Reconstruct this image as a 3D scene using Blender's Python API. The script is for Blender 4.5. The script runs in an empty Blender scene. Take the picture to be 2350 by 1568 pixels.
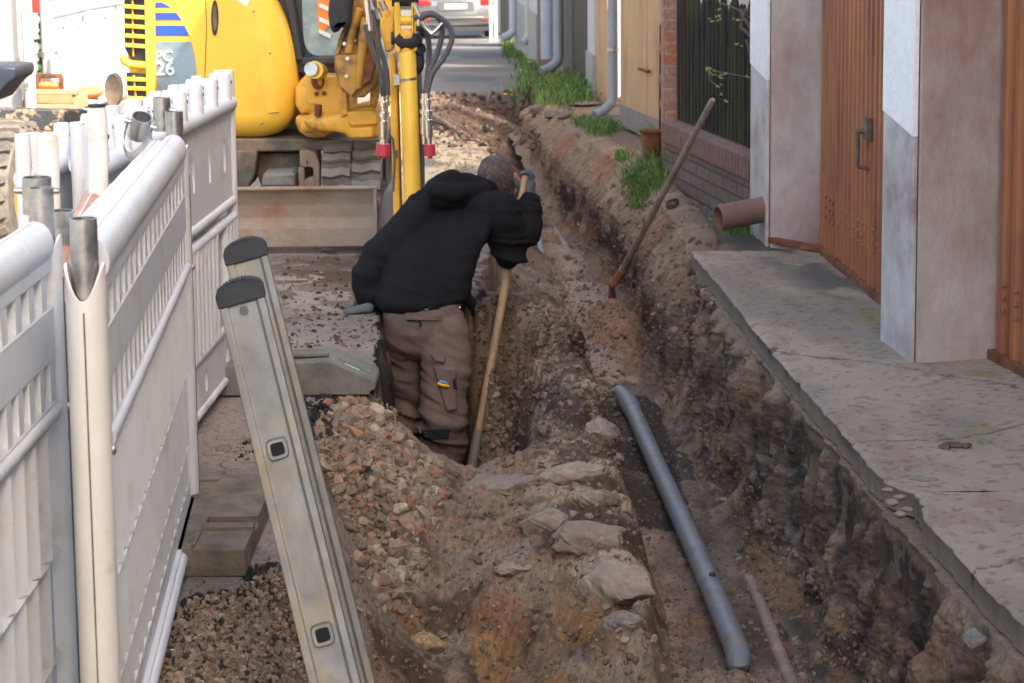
import bpy, bmesh, math, random
import numpy as np
from mathutils import Vector, Matrix
random.seed(7); RNG = np.random.RandomState(11)
S = bpy.context.scene
COL = S.collection
R = math.radians

# ------------------------------------------------------------------ camera
FPX = 4300.0            # focal length in units of a 2350 px wide picture
CAMH = 1.65
PITCH, ROLL = R(7.0), -0.010
cd = bpy.data.cameras.new("camera"); cam = bpy.data.objects.new("camera", cd); COL.objects.link(cam)
cd.sensor_width = 36.0; cd.lens = FPX/2350*36.0
cd.shift_y = -(783.5-363.0)/2350
cd.clip_start = 0.05; cd.clip_end = 400
CM = (Matrix.Rotation(math.pi/2-PITCH, 4, 'X') @ Matrix.Rotation(ROLL, 4, 'Z'))
cam.matrix_world = Matrix.Translation((0, 0, CAMH)) @ CM
cd.dof.use_dof = True; cd.dof.focus_distance = 5.6; cd.dof.aperture_fstop = 10
S.camera = cam
CM3 = CM.to_3x3()

# ------------------------------------------------------------------ light
SUN_EL, SUN_AZ = R(42), R(140)      # azimuth measured from +Y towards +X
w = bpy.data.worlds.new("World"); S.world = w; w.use_nodes = True
nt = w.node_tree; bg = nt.nodes["Background"]
sky = nt.nodes.new("ShaderNodeTexSky"); sky.sky_type = 'NISHITA'; sky.sun_disc = False
sky.sun_elevation = SUN_EL; sky.sun_rotation = SUN_AZ; sky.dust_density = 4.0; sky.air_density = 1.0
tint = nt.nodes.new("ShaderNodeVectorMath"); tint.operation = 'MULTIPLY'; tint.inputs[1].default_value = (1.06, .975, .87)   # warm tint over the whole sky, in place of white balance
nt.links.new(sky.outputs[0], tint.inputs[0]); nt.links.new(tint.outputs[0], bg.inputs[0]); bg.inputs[1].default_value = 0.15
sl = bpy.data.lights.new("sun", 'SUN'); sl.energy = 2.0; sl.angle = R(0.5); sl.color = (1.0, .93, .82)
so = bpy.data.objects.new("sun", sl); COL.objects.link(so)
sd = Vector((math.sin(SUN_AZ)*math.cos(SUN_EL), math.cos(SUN_AZ)*math.cos(SUN_EL), math.sin(SUN_EL)))
so.rotation_euler = sd.to_track_quat('Z', 'Y').to_euler(); so.location = (6, -6, 12)
S.view_settings.view_transform = 'Standard'; S.view_settings.look = 'None'
S.view_settings.exposure = 2.18; S.view_settings.gamma = 1.0

# ------------------------------------------------------------------ measuring helpers (picture units -> metres)
def ray(px, py):
    return CM3 @ Vector(((px-1175)/FPX, (363-py)/FPX, -1.0))
def G(px, py, z=0.0):               # point seen at (px,py) lying at height z
    d = ray(px, py); t = (z-CAMH)/d.z
    return Vector((d.x*t, d.y*t, z))
def P(px, py, Y):                   # point seen at (px,py) lying at distance Y
    d = ray(px, py); t = Y/d.y
    return Vector((d.x*t, Y, CAMH+d.z*t))
def V(*a): return Vector(a)

# ------------------------------------------------------------------ numpy noise
_T = RNG.rand(256, 256)
def vn(x, y, seed=0):
    x = np.asarray(x, float)+seed*17.31; y = np.asarray(y, float)+seed*9.77
    xi = np.floor(x).astype(int); yi = np.floor(y).astype(int); fx = x-xi; fy = y-yi
    fx = fx*fx*(3-2*fx); fy = fy*fy*(3-2*fy)
    a = _T[xi & 255, yi & 255]; b = _T[(xi+1) & 255, yi & 255]; c = _T[xi & 255, (yi+1) & 255]; d = _T[(xi+1) & 255, (yi+1) & 255]
    return (a*(1-fx)+b*fx)*(1-fy)+(c*(1-fx)+d*fx)*fy
def fbm(x, y, o=4, seed=0, g=.5):
    s = 0; a = 1; t = 0
    for i in range(o):
        s = s+a*vn(x*2**i, y*2**i, seed+i*3); t += a; a *= g
    return s/t
def sst(a, b, x):
    t = np.clip((x-a)/(b-a), 0, 1); return t*t*(3-2*t)
def mixc(c, col, m):
    m = np.clip(m, 0, 1)[..., None]; return c*(1-m)+np.array(col)*m

# ------------------------------------------------------------------ materials
def mat(name, col, rough=.7, metal=0., var=.15, vscale=8., bump=.0, bscale=60., col2=None, c2amt=.5, c2scale=3., attr=None, coat=0., alpha=None, spec=.5, stretch=None, trans=0., sharp=.08, rvar=.0):
    m = bpy.data.materials.new(name); m.use_nodes = True
    n = m.node_tree.nodes; l = m.node_tree.links; b = n["Principled BSDF"]
    tc = n.new("ShaderNodeTexCoord"); vec = tc.outputs["Object"]
    if stretch:
        mp = n.new("ShaderNodeMapping"); mp.inputs["Scale"].default_value = stretch; l.new(vec, mp.inputs[0]); vec = mp.outputs[0]
    def noise(sc, det=6, r=.6):
        x = n.new("ShaderNodeTexNoise"); x.inputs["Scale"].default_value = sc; x.inputs["Detail"].default_value = det; x.inputs["Roughness"].default_value = r
        l.new(vec, x.inputs["Vector"]); return x.outputs[0]
    if attr:
        a = n.new("ShaderNodeAttribute"); a.attribute_name = attr; base = a.outputs["Color"]
    else:
        rg = n.new("ShaderNodeRGB"); rg.outputs[0].default_value = (*col, 1); base = rg.outputs[0]
    if col2:
        nz = noise(c2scale, 8, .68)
        mr = n.new("ShaderNodeMapRange"); mr.inputs["From Min"].default_value = 1-c2amt-sharp; mr.inputs["From Max"].default_value = 1-c2amt+sharp
        l.new(nz, mr.inputs["Value"])
        mx = n.new("ShaderNodeMix"); mx.data_type = 'RGBA'; l.new(mr.outputs[0], mx.inputs[0]); l.new(base, mx.inputs[6]); mx.inputs[7].default_value = (*col2, 1); base = mx.outputs[2]
    if var:
        nz = noise(vscale)
        mr = n.new("ShaderNodeMapRange"); mr.inputs["From Min"].default_value = .25; mr.inputs["From Max"].default_value = .75
        mr.inputs["To Min"].default_value = 1-var; mr.inputs["To Max"].default_value = 1+var; l.new(nz, mr.inputs["Value"])
        vm = n.new("ShaderNodeVectorMath"); vm.operation = 'SCALE'; l.new(base, vm.inputs[0]); l.new(mr.outputs[0], vm.inputs["Scale"]); base = vm.outputs[0]
    l.new(base, b.inputs["Base Color"])
    b.inputs["Roughness"].default_value = rough; b.inputs["Metallic"].default_value = metal
    b.inputs["Coat Weight"].default_value = coat; b.inputs["Specular IOR Level"].default_value = spec
    if rvar:
        nz = noise(vscale*1.7); mr = n.new("ShaderNodeMapRange"); mr.inputs["From Min"].default_value = .3; mr.inputs["From Max"].default_value = .7
        mr.inputs["To Min"].default_value = max(0, rough-rvar); mr.inputs["To Max"].default_value = min(1, rough+rvar); l.new(nz, mr.inputs[0]); l.new(mr.outputs[0], b.inputs["Roughness"])
    if trans: b.inputs["Transmission Weight"].default_value = trans
    if bump:
        nz = noise(bscale, 8, .65); bp = n.new("ShaderNodeBump"); bp.inputs["Strength"].default_value = bump; bp.inputs["Distance"].default_value = .01
        l.new(nz, bp.inputs["Height"]); l.new(bp.outputs[0], b.inputs["Normal"])
    return m

M = {}
M['plastic'] = mat('white_plastic', (.62, .645, .68), .40, var=.05, vscale=7, bump=.12, bscale=25, col2=(.50, .47, .41), c2amt=.36, c2scale=6, rvar=.12, sharp=.1)
M['plastic_old'] = mat('yellowed_plastic', (.69, .67, .62), .42, var=.07, vscale=9, bump=.12, bscale=30, col2=(.42, .36, .25), c2amt=.36, c2scale=7)
M['plastic_red'] = mat('faded_red_plastic', (.46, .19, .12), .5, var=.2, vscale=5, col2=(.50, .40, .30), c2amt=.45, c2scale=4)
M['galv'] = mat('galvanised_steel', (.50, .49, .46), .42, 1., var=.22, vscale=22, bump=.12, bscale=50, col2=(.30, .28, .25), c2amt=.42, c2scale=12, rvar=.15)
M['alu'] = mat('dull_aluminium', (.165, .165, .155), .5, .45, var=.18, vscale=14, bump=.1, bscale=60, col2=(.20, .165, .10), c2amt=.44, c2scale=5, rvar=.12)
M['rubber'] = mat('black_rubber', (.022, .023, .027), .8, var=.3, vscale=20, bump=.3, bscale=80)
M['dusty_rubber'] = mat('dusty_rubber', (.10, .09, .08), .9, var=.25, vscale=14, bump=.3, bscale=60, col2=(.19, .165, .14), c2amt=.5, c2scale=6)
M['yellow'] = mat('yellow_paint', (.80, .50, .055), .42, var=.05, vscale=3, coat=.12, col2=(.68, .38, .04), c2amt=.38, c2scale=2.5, sharp=.2)
M['worn_yellow'] = mat('worn_yellow_paint', (.70, .37, .04), .45, var=.15, vscale=7, bump=.15, bscale=30, col2=(.20, .09, .04), c2amt=.40, c2scale=6)
M['dark_yellow'] = mat('dirty_yellow_paint', (.42, .22, .04), .6, var=.25, vscale=7, bump=.2, bscale=30, col2=(.09, .05, .03), c2amt=.46, c2scale=5)
M['blue'] = mat('blue_sticker', (.02, .07, .38), .4, var=.05)
M['steelblue'] = mat('grey_blue_sticker', (.20, .29, .36), .45, var=.12, vscale=4, col2=(.12, .16, .2), c2amt=.4, c2scale=3)
M['cream'] = mat('cream_lettering', (.74, .70, .42), .5, var=.1)
M['paleblue'] = mat('pale_blue_lettering', (.48, .60, .68), .5, var=.1)
M['white'] = mat('white_sticker', (.8, .8, .8), .5)
M['black'] = mat('black_paint', (.018, .020, .026), .4, var=.15, col2=(.05, .05, .05), c2amt=.4, c2scale=4)
M['darksteel'] = mat('dirty_dark_steel', (.085, .075, .065), .75, .2, var=.3, vscale=9, bump=.3, bscale=30, col2=(.19, .14, .10), c2amt=.48, c2scale=5)
M['blade'] = mat('dusty_blade_steel', (.27, .225, .18), .7, .15, var=.15, vscale=5, bump=.15, bscale=30, col2=(.20, .10, .055), c2amt=.42, c2scale=3.5, stretch=(1, 1, 1.5), sharp=.14)
M['chrome'] = mat('chromed_steel', (.80, .80, .80), .14, 1., var=.05)
M['hose'] = mat('spiral_hose', (.085, .088, .095), .55, var=.15)
M['redcap'] = mat('red_plastic_cap', (.46, .035, .06), .35, var=.1)
M['rust'] = mat('rusty_iron', (.23, .085, .035), .85, .2, var=.3, vscale=14, bump=.4, bscale=50, col2=(.12, .045, .022), c2amt=.5, c2scale=8)
M['glass'] = mat('cab_window_glass', (.20, .28, .28), .08, var=.2, vscale=4, col2=(.35, .42, .40), c2amt=.45, c2scale=5, spec=.8)
M['orange'] = mat('orange_hi_vis', (.95, .20, .03), .6, var=.1)
M['silver_tape'] = mat('reflective_tape', (.6, .62, .6), .4)
M['wood'] = mat('worn_wooden_handle', (.40, .26, .13), .55, var=.15, vscale=10, bump=.15, bscale=30, stretch=(6, 6, .6), col2=(.25, .17, .10), c2amt=.45, c2scale=1.5)
M['greywood'] = mat('weathered_wooden_handle', (.27, .21, .155), .75, var=.15, vscale=12, bump=.2, bscale=30, stretch=(6, 6, .6), col2=(.18, .13, .10), c2amt=.5, c2scale=2)
M['hoodie'] = mat('black_cotton', (.0105, .0100, .0125), .95, var=.2, vscale=40, bump=.25, bscale=260, spec=.15)
M['trouser'] = mat('brown_work_trouser', (.150, .104, .088), .9, var=.14, vscale=10, bump=.2, bscale=320, spec=.2, col2=(.10, .075, .062), c2amt=.40, c2scale=6)
M['trouser_dark'] = mat('black_knee_patch', (.012, .014, .018), .9, bump=.3, bscale=200)
M['skin'] = mat('skin', (.50, .25, .17), .5, var=.1)
M['hair'] = mat('cropped_hair', (.060, .042, .036), .85, var=.35, vscale=60, bump=.8, bscale=260, col2=(.10, .075, .065), c2amt=.5, c2scale=30)
M['glove'] = mat('grey_work_glove', (.075, .09, .092), .85, var=.2, vscale=30, bump=.35, bscale=150, col2=(.06, .07, .075), c2amt=.4, c2scale=12)
M['concrete'] = mat('cast_concrete', (.165, .163, .148), .9, var=.15, vscale=20, bump=.35, bscale=60, col2=(.11, .11, .09), c2amt=.42, c2scale=6)
M['concrete_brown'] = mat('dusty_recycled_plastic', (.185, .150, .118), .85, var=.18, vscale=16, bump=.35, bscale=60, col2=(.085, .085, .062), c2amt=.5, c2scale=6)
M['green'] = mat('green_chalk', (.32, .55, .25), .8, var=.2)
M['mint'] = mat('green_sticker', (.03, .35, .28), .5)
M['redpl'] = mat('red_car_lamp', (.55, .02, .02), .2, coat=.5)
M['silver'] = mat('silver_car_paint', (.22, .225, .23), .25, .6, var=.03, coat=.6)
M['plinth_white'] = mat('white_rough_plaster', (.84, .85, .85), .9, var=.07, vscale=20, bump=1.0, bscale=28)
M['plaster_pink'] = mat('pinkish_worn_plaster', (.46, .42, .385), .9, var=.15, vscale=5, bump=.5, bscale=40, col2=(.34, .205, .18), c2amt=.50, c2scale=2.2, sharp=.13, stretch=(1, 1, .55))
M['plaster_grey'] = mat('grey_plinth_plaster', (.50, .475, .46), .9, var=.1, vscale=6, bump=.15, bscale=40, col2=(.30, .22, .21), c2amt=.44, c2scale=2.5, sharp=.12)
M['door_brown'] = mat('reddish_brown_door_paint', (.35, .128, .050), .55, var=.10, vscale=5, bump=.1, bscale=30, col2=(.19, .066, .035), c2amt=.43, c2scale=4, stretch=(1, 1, .25), sharp=.12)
M['door_chip'] = mat('bare_chipped_metal', (.33, .31, .29), .6, .5, var=.2)
M['cream_door'] = mat('cream_door_paint', (.42, .275, .15), .7, var=.12, vscale=6, bump=.1, col2=(.28, .12, .055), c2amt=.38, c2scale=4, stretch=(1, 1, .25))
M['grey_paint'] = mat('grey_paint', (.20, .185, .18), .8, var=.1)
M['pipe_grey'] = mat('zinc_downpipe', (.245, .275, .285), .6, .3, var=.1, vscale=5)
M['pipe_blue'] = mat('pale_blue_downpipe', (.36, .42, .50), .6, .1, var=.1, vscale=5)
M['brick_red'] = None
M['clay'] = mat('clay_pipe', (.22, .09, .065), .6, var=.2, vscale=8, bump=.2, col2=(.15, .11, .09), c2amt=.5, c2scale=6)
M['moss_wood'] = mat('mossy_dark_timber', (.014, .012, .010), .95, var=.3, vscale=12, bump=.5, bscale=60, col2=(.030, .032, .010), c2amt=.46, c2scale=3, stretch=(1, 1, .3), sharp=.12)
M['bark'] = mat('bark', (.12, .09, .07), .9, var=.25, vscale=30)
M['leaf'] = mat('grass_blades', (.11, .20, .035), .7, attr='col', var=.15)
M['soil'] = mat('earth_and_asphalt', (.2, .15, .1), .92, attr='col', var=.30, vscale=70, bump=1.0, bscale=85, spec=.25)
M['stone'] = mat('broken_stone', (.3, .25, .2), .9, attr='col', var=.22, vscale=30, bump=.6, bscale=50, spec=.3)
M['slab'] = mat('pavement_concrete', (.2, .2, .19), .9, attr='col', var=.09, vscale=40, bump=.5, bscale=60, spec=.3)
M['bluepipe'] = mat('dusty_blue_pipe', (.15, .19, .25), .5, var=.2, vscale=12, bump=.3, bscale=40, col2=(.19, .15, .12), c2amt=.52, c2scale=13, sharp=.16, stretch=(1, 1, 1))
M['pinkpipe'] = mat('dusty_pink_conduit', (.38, .215, .18), .7, var=.15, vscale=10, col2=(.20, .145, .11), c2amt=.58, c2scale=9, sharp=.07)
M['bore'] = mat('bore_shade', (.004, .004, .004), .9, var=0)
M['coal'] = mat('bitumen', (.012, .012, .014), .6, var=.2, bump=.5)
M['wall_white'] = mat('white_render', (.40, .40, .39), .9, var=.05)
M['wall_grey'] = mat('grey_render', (.30, .31, .31), .9, var=.1)
M['wall_lav'] = mat('pale_lavender_render', (.45, .47, .52), .9, var=.05)
M['brown_door'] = mat('dark_brown_boards', (.010, .007, .006), .7, var=.25, vscale=10)
M['brown_post'] = mat('olive_brown_render', (.12, .10, .065), .9, var=.2)
M['orange_wall'] = mat('orange_render', (.72, .34, .16), .9, var=.05)
M['roof'] = mat('roof_tiles', (.22, .08, .05), .8, var=.25, vscale=12)
M['red'] = mat('red_paint', (.75, .04, .03), .5)
M['tape'] = mat('orange_fabric', (.85, .22, .08), .7, var=.15)
M['yellowtool'] = mat('yellow_tool_plastic', (.8, .45, .02), .4)
M['bluetool'] = mat('blue_tool_plastic', (.12, .30, .62), .4)

def brick_mat(name, c1, c2, mortar, sx=4., w=.24, h=.075, rot=(0, 0, 0)):
    m = bpy.data.materials.new(name); m.use_nodes = True
    n = m.node_tree.nodes; l = m.node_tree.links; b = n["Principled BSDF"]
    tc = n.new("ShaderNodeTexCoord"); sp = n.new("ShaderNodeSeparateXYZ"); l.new(tc.outputs["Object"], sp.inputs[0])
    ad = n.new("ShaderNodeMath"); l.new(sp.outputs[0], ad.inputs[0]); l.new(sp.outputs[1], ad.inputs[1])
    cb = n.new("ShaderNodeCombineXYZ"); l.new(ad.outputs[0], cb.inputs[0]); l.new(sp.outputs[2], cb.inputs[1])
    br = n.new("ShaderNodeTexBrick"); l.new(cb.outputs[0], br.inputs["Vector"]); br.inputs["Scale"].default_value = 1
    br.inputs["Color1"].default_value = (*c1, 1); br.inputs["Color2"].default_value = (*c2, 1); br.inputs["Mortar"].default_value = (*mortar, 1)
    br.inputs["Mortar Size"].default_value = .007; br.inputs["Brick Width"].default_value = w; br.inputs["Row Height"].default_value = h
    nz = n.new("ShaderNodeTexNoise"); nz.inputs["Scale"].default_value = 30; l.new(tc.outputs["Object"], nz.inputs["Vector"])
    mr = n.new("ShaderNodeMapRange"); mr.inputs[1].default_value = .25; mr.inputs[2].default_value = .75; mr.inputs[3].default_value = .75; mr.inputs[4].default_value = 1.25; l.new(nz.outputs[0], mr.inputs[0])
    vm = n.new("ShaderNodeVectorMath"); vm.operation = 'SCALE'; l.new(br.outputs[0], vm.inputs[0]); l.new(mr.outputs[0], vm.inputs["Scale"]); l.new(vm.outputs[0], b.inputs["Base Color"])
    b.inputs["Roughness"].default_value = .9
    bp = n.new("ShaderNodeBump"); bp.inputs["Distance"].default_value = .006; bp.invert = True; l.new(br.outputs["Fac"], bp.inputs["Height"]); l.new(bp.outputs[0], b.inputs["Normal"])
    return m
M['brick_brown'] = brick_mat('purplish_brown_brick', (.150, .105, .092), (.12, .085, .075), (.06, .05, .045))
M['brick_red'] = brick_mat('red_brick', (.36, .12, .06), (.28, .16, .11), (.25, .22, .2))

# ------------------------------------------------------------------ mesh builder
class MB:
    def __init__(s): s.v = []; s.f = []
    def add(s, vs, fs):
        o = len(s.v); s.v += [tuple(x) for x in vs]; s.f += [tuple(i+o for i in f) for f in fs]; return s
    def box(s, c, d, rot=None):
        c = Vector(c); vs = []
        for sx in (-1, 1):
            for sy in (-1, 1):
                for sz in (-1, 1):
                    p = Vector((sx*d[0]/2, sy*d[1]/2, sz*d[2]/2))
                    if rot is not None: p = rot @ p
                    vs.append(c+p)
        return s.add(vs, [(0, 1, 3, 2), (4, 6, 7, 5), (0, 4, 5, 1), (2, 3, 7, 6), (0, 2, 6, 4), (1, 5, 7, 3)])
    def beam(s, a, b, w, h, up=(0, 0, 1), w2=None, h2=None):
        a = Vector(a); b = Vector(b); d = (b-a).normalized(); u = Vector(up); r = d.cross(u).normalized(); u = r.cross(d).normalized()
        vs = []
        for p, ww, hh in ((a, w, h), (b, w2 or w, h2 or h)):
            for i, j in ((-1, -1), (1, -1), (1, 1), (-1, 1)): vs.append(p+r*(i*ww/2)+u*(j*hh/2))
        return s.add(vs, [(3, 2, 1, 0), (4, 5, 6, 7), (0, 1, 5, 4), (1, 2, 6, 5), (2, 3, 7, 6), (3, 0, 4, 7)])
    def tube(s, pts, r, seg=14, cap=True, squash=None):
        pts = [Vector(p) for p in pts]; n = len(pts)
        rs = r if isinstance(r, (list, tuple)) else [r]*n
        d0 = (pts[1]-pts[0]).normalized(); ref = Vector((0, 0, 1)) if abs(d0.z) < .9 else Vector((1, 0, 0))
        x = d0.cross(ref).normalized(); vs = []; fs = []
        for i, p in enumerate(pts):
            d = (pts[min(i+1, n-1)]-pts[max(i-1, 0)]).normalized(); x = (x-d*x.dot(d)).normalized(); y = d.cross(x)
            for k in range(seg):
                a = 2*math.pi*k/seg; vs.append(p+x*(math.cos(a)*rs[i])+y*(math.sin(a)*rs[i]))
        for i in range(n-1):
            for k in range(seg):
                k2 = (k+1) % seg; fs.append((i*seg+k, i*seg+k2, (i+1)*seg+k2, (i+1)*seg+k))
        if cap: fs.append(tuple(range(seg))[::-1]); fs.append(tuple((n-1)*seg+k for k in range(seg)))
        return s.add(vs, fs)
    def pipe(s, a, b, r, ri, seg=24, scoop=None):       # open-ended hollow pipe
        a = Vector(a); b = Vector(b); d = (b-a).normalized(); ref = Vector((0, 0, 1)) if abs(d.z) < .9 else Vector((1, 0, 0))
        x = d.cross(ref).normalized(); y = d.cross(x); vs = []; fs = []
        for (p, rr) in ((a, r), (b, r), (b, ri), (a, ri)):
            for k in range(seg):
                t = 2*math.pi*k/seg; q = p+x*(math.cos(t)*rr)+y*(math.sin(t)*rr)
                if scoop and p is b: q = q+d*scoop(math.cos(t), math.sin(t))
                vs.append(q)
        for i in range(4):
            for k in range(seg):
                k2 = (k+1) % seg; j = (i+1) % 4; fs.append((i*seg+k, i*seg+k2, j*seg+k2, j*seg+k))
        return s.add(vs, fs)
    def prism(s, poly, off):                             # poly: list of 3D points, off: extrusion vector
        n = len(poly); off = Vector(off); vs = [Vector(p) for p in poly]+[Vector(p)+off for p in poly]
        fs = [tuple(range(n))[::-1], tuple(range(n, 2*n))]+[(i, (i+1) % n, (i+1) % n+n, i+n) for i in range(n)]
        return s.add(vs, fs)
    def rings(s, rings, cap=True, closed=True):
        n = len(rings[0]); vs = [p for r in rings for p in r]; fs = []
        for i in range(len(rings)-1):
            for k in range(n if closed else n-1):
                k2 = (k+1) % n; fs.append((i*n+k, i*n+k2, (i+1)*n+k2, (i+1)*n+k))
        if cap: fs.append(tuple(range(n))[::-1]); fs.append(tuple((len(rings)-1)*n+k for k in range(n)))
        return s.add(vs, fs)
    def ell(s, c, r, rot=None, seg=16, rg=10):
        c = Vector(c); vs = []; fs = []
        for i in range(rg+1):
            a = math.pi*i/rg
            for k in range(seg):
                b = 2*math.pi*k/seg; p = Vector((r[0]*math.sin(a)*math.cos(b), r[1]*math.sin(a)*math.sin(b), r[2]*math.cos(a)))
                vs.append(c+(rot @ p if rot is not None else p))
        for i in range(rg):
            for k in range(seg):
                k2 = (k+1) % seg; fs.append((i*seg+k, (i+1)*seg+k, (i+1)*seg+k2, i*seg+k2))
        return s.add(vs, fs)
    def build(s, name, m, parent=None, bevel=0, smooth=True, kind=None, label=None):
        me = bpy.data.meshes.new(name); me.from_pydata(s.v, [], s.f); me.validate(); me.update()
        bm = bmesh.new(); bm.from_mesh(me); bmesh.ops.remove_doubles(bm, verts=bm.verts, dist=1e-6); bmesh.ops.recalc_face_normals(bm, faces=bm.faces); bm.to_mesh(me); bm.free()
        return link(name, me, m, parent, bevel, smooth, kind, label)
def link(name, me, m, parent=None, bevel=0, smooth=True, kind=None, label=None):
    o = bpy.data.objects.new(name, me); COL.objects.link(o); me.materials.append(M[m] if isinstance(m, str) else m)
    if smooth:
        me.polygons.foreach_set('use_smooth', [True]*len(me.polygons))
        try: me.set_sharp_from_angle(angle=R(40))
        except Exception: pass
    if bevel:
        b = o.modifiers.new('bevel', 'BEVEL'); b.width = bevel; b.segments = 2; b.limit_method = 'ANGLE'; b.angle_limit = R(35)
    if parent is not None:
        o.parent = parent
        if parent.get('_w'): o.matrix_parent_inverse = parent.matrix_world.inverted()
    if kind: o['kind'] = kind
    if label: o['label'] = label
    return o
def tag(o, label, cat, group=None, kind=None):
    if label: o['label'] = label
    if cat: o['category'] = cat
    if group: o['group'] = group
    if kind: o['kind'] = kind
    return o
def thing(name, label, cat, loc, group=None, rz=0, local=False):
    """Empty at the thing's base.  local=False: children are given in world coordinates."""
    o = bpy.data.objects.new(name, None); COL.objects.link(o); o.empty_display_size = .1
    o.location = loc; o.rotation_euler = (0, 0, rz)
    o.matrix_world = Matrix.Translation(loc) @ Matrix.Rotation(rz, 4, 'Z')
    if not local: o['_w'] = 1
    return tag(o, label, cat, group)
def gridmesh(name, XX, YY, ZZ, CC, m, kind=None, holes=None):
    ny, nx = XX.shape; me = bpy.data.meshes.new(name)
    co = np.stack([XX, YY, ZZ], -1).reshape(-1, 3).astype(np.float32)
    i = np.arange(ny-1)[:, None]*nx+np.arange(nx-1)[None, :]
    q = np.stack([i, i+1, i+nx+1, i+nx], -1)
    if holes is not None: q = q[~holes]
    q = q.reshape(-1, 4).astype(np.int32)
    me.vertices.add(len(co)); me.vertices.foreach_set('co', co.ravel())
    me.loops.add(q.size); me.loops.foreach_set('vertex_index', q.ravel())
    me.polygons.add(len(q)); me.polygons.foreach_set('loop_start', np.arange(0, q.size, 4, dtype=np.int32))
    try: me.polygons.foreach_set('loop_total', np.full(len(q), 4, dtype=np.int32))
    except Exception: pass
    me.update(calc_edges=True)
    at = me.color_attributes.new('col', 'FLOAT_COLOR', 'POINT')
    c4 = np.concatenate([CC.reshape(-1, 3), np.ones((len(co), 1))], 1).astype(np.float32); at.data.foreach_set('color', c4.ravel())
    me.polygons.foreach_set('use_smooth', [True]*len(me.polygons))
    return link(name, me, m, smooth=False, kind=kind)
# ------------------------------------------------------------------ terrain
def pts(l): return np.array([tuple(G(a, b, c)) for a, b, c in l])
KERB = pts([(1588, 578, 0), (1700, 715, 0), (1800, 838, 0), (1930, 985, 0), (2030, 1108, 0), (2095, 1168, 0), (2220, 1305, 0), (2350, 1440, 0), (2600, 1690, 0)])
_o = np.argsort(KERB[:, 1])
def kerbx(Y): return np.interp(Y, KERB[_o, 1], KERB[_o, 0])
BANK = pts([(1588, 578, 0), (1545, 500, 0), (1470, 412, 0), (1402, 355, 0), (1345, 316, 0), (1292, 280, 0), (1245, 245, 0), (1215, 222, 0)])
_b = np.argsort(BANK[:, 1])
def bankx(Y): return np.interp(Y, BANK[_b, 1], BANK[_b, 0])
YK = float(KERB[:, 1].max())
def wallx(Y): return np.where(Y < YK, kerbx(Y), bankx(Y))
LEFT = pts([(1100, 700, 0), (1120, 640, 0), (1150, 520, 0), (1160, 440, 0), (1150, 400, 0), (1135, 350, 0), (1110, 318, 0), (1030, 288, 0), (980, 275, 0)])
_l = np.argsort(LEFT[:, 1])
# control heights of everything dug up between the asphalt and the right-hand wall
CP = [(1480,960,-.7),(1560,1160,-.7),(1600,1350,-.7),(1700,1530,-.7),(1850,1560,-.7),(1660,1120,-.7),(1760,1300,-.7),(1450,840,-.7),
 (1440,750,-.62),(1500,700,-.56),(1320,640,-.68),(1360,580,-.68),(1260,520,-.68),(1290,480,-.66),(1240,440,-.68),(1260,400,-.66),(1230,340,-.5),(1190,300,-.3),(1130,262,-.18),(1050,245,-.12),(1000,235,-.1),(1180,235,-.15),
 (1390,650,-.68),(1420,900,-.7),(1560,1500,-.72),(1650,1700,-.72),(1900,1800,-.72),(2100,2200,-.72),(1800,2200,-.72),
 # shelf and its stones
 (1120,720,-.05),(1230,730,-.1),(1310,760,-.16),(1360,850,-.2),(1370,930,-.22),(1390,1000,-.22),(1400,1080,-.24),(1430,1180,-.24),(1330,1000,-.24),(1300,1110,-.27),(1440,1260,-.27),(1440,1380,-.33),
 # hole where the man stands
 (1130,785,-.12),(1220,800,-.14),(1300,850,-.19),(1290,930,-.24),(1240,1020,-.30),(1200,1040,-.34),
 (1150,1078,-.27),(1230,1085,-.27),(1060,1078,-.25),(1000,1062,-.2),(960,1030,-.14),
 # rubble slope
 (740,990,-.02),(800,950,-.03),(880,960,-.07),(850,920,-.02),(930,985,-.10),(800,1080,-.10),(900,1100,-.18),(1000,1140,-.25),(760,1130,-.06),(830,1230,-.28),(780,1300,-.42),(900,1220,-.28),(920,1330,-.42),(950,1400,-.50),
 (1000,1250,-.34),(1100,1190,-.31),(1200,1180,-.29),(1200,1290,-.33),(1100,1300,-.37),(1330,1180,-.27),(1350,1300,-.30),(1350,1430,-.36),(1250,1420,-.42),
 (850,1450,-.66),(830,1568,-.74),(950,1500,-.62),(1050,1430,-.52),(1150,1500,-.56),(1300,1520,-.56),(1430,1500,-.5),(1480,1560,-.60),(1000,1650,-.66),(1200,1750,-.66),(1400,1750,-.66),(900,1900,-.7),(1300,2100,-.7),(700,1800,-.68),
 (745,1050,-.03),(760,1190,-.07),(735,1250,-.08),(690,1290,-.06),
 # broken edge bottom left
 (500,1430,-.035),(420,1500,-.03),(600,1400,-.05),(660,1400,-.10),(560,1540,-.06),(640,1540,-.16),(700,1520,-.34),(720,1640,-.5),(560,1620,-.1),(450,1620,-.05),(580,1800,-.15)]
cp = [tuple(G(a, b, c)) for a, b, c in CP]
# sharp drop from the shelf to the pipe trench (right-hand side of the shelf)
for a, b, c in [(1325,762,-.17),(1372,820,-.19),(1398,880,-.21),(1402,940,-.22),(1425,1010,-.23),(1445,1070,-.24),(1462,1130,-.24),(1480,1200,-.25),(1500,1285,-.27),(1508,1360,-.30),(1505,1440,-.34)]:
    p = G(a, b, c); cp.append((p.x-.02, p.y, c)); cp.append((p.x+.05, p.y, -.66)); cp.append((p.x+.12, p.y, -.70))
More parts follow.
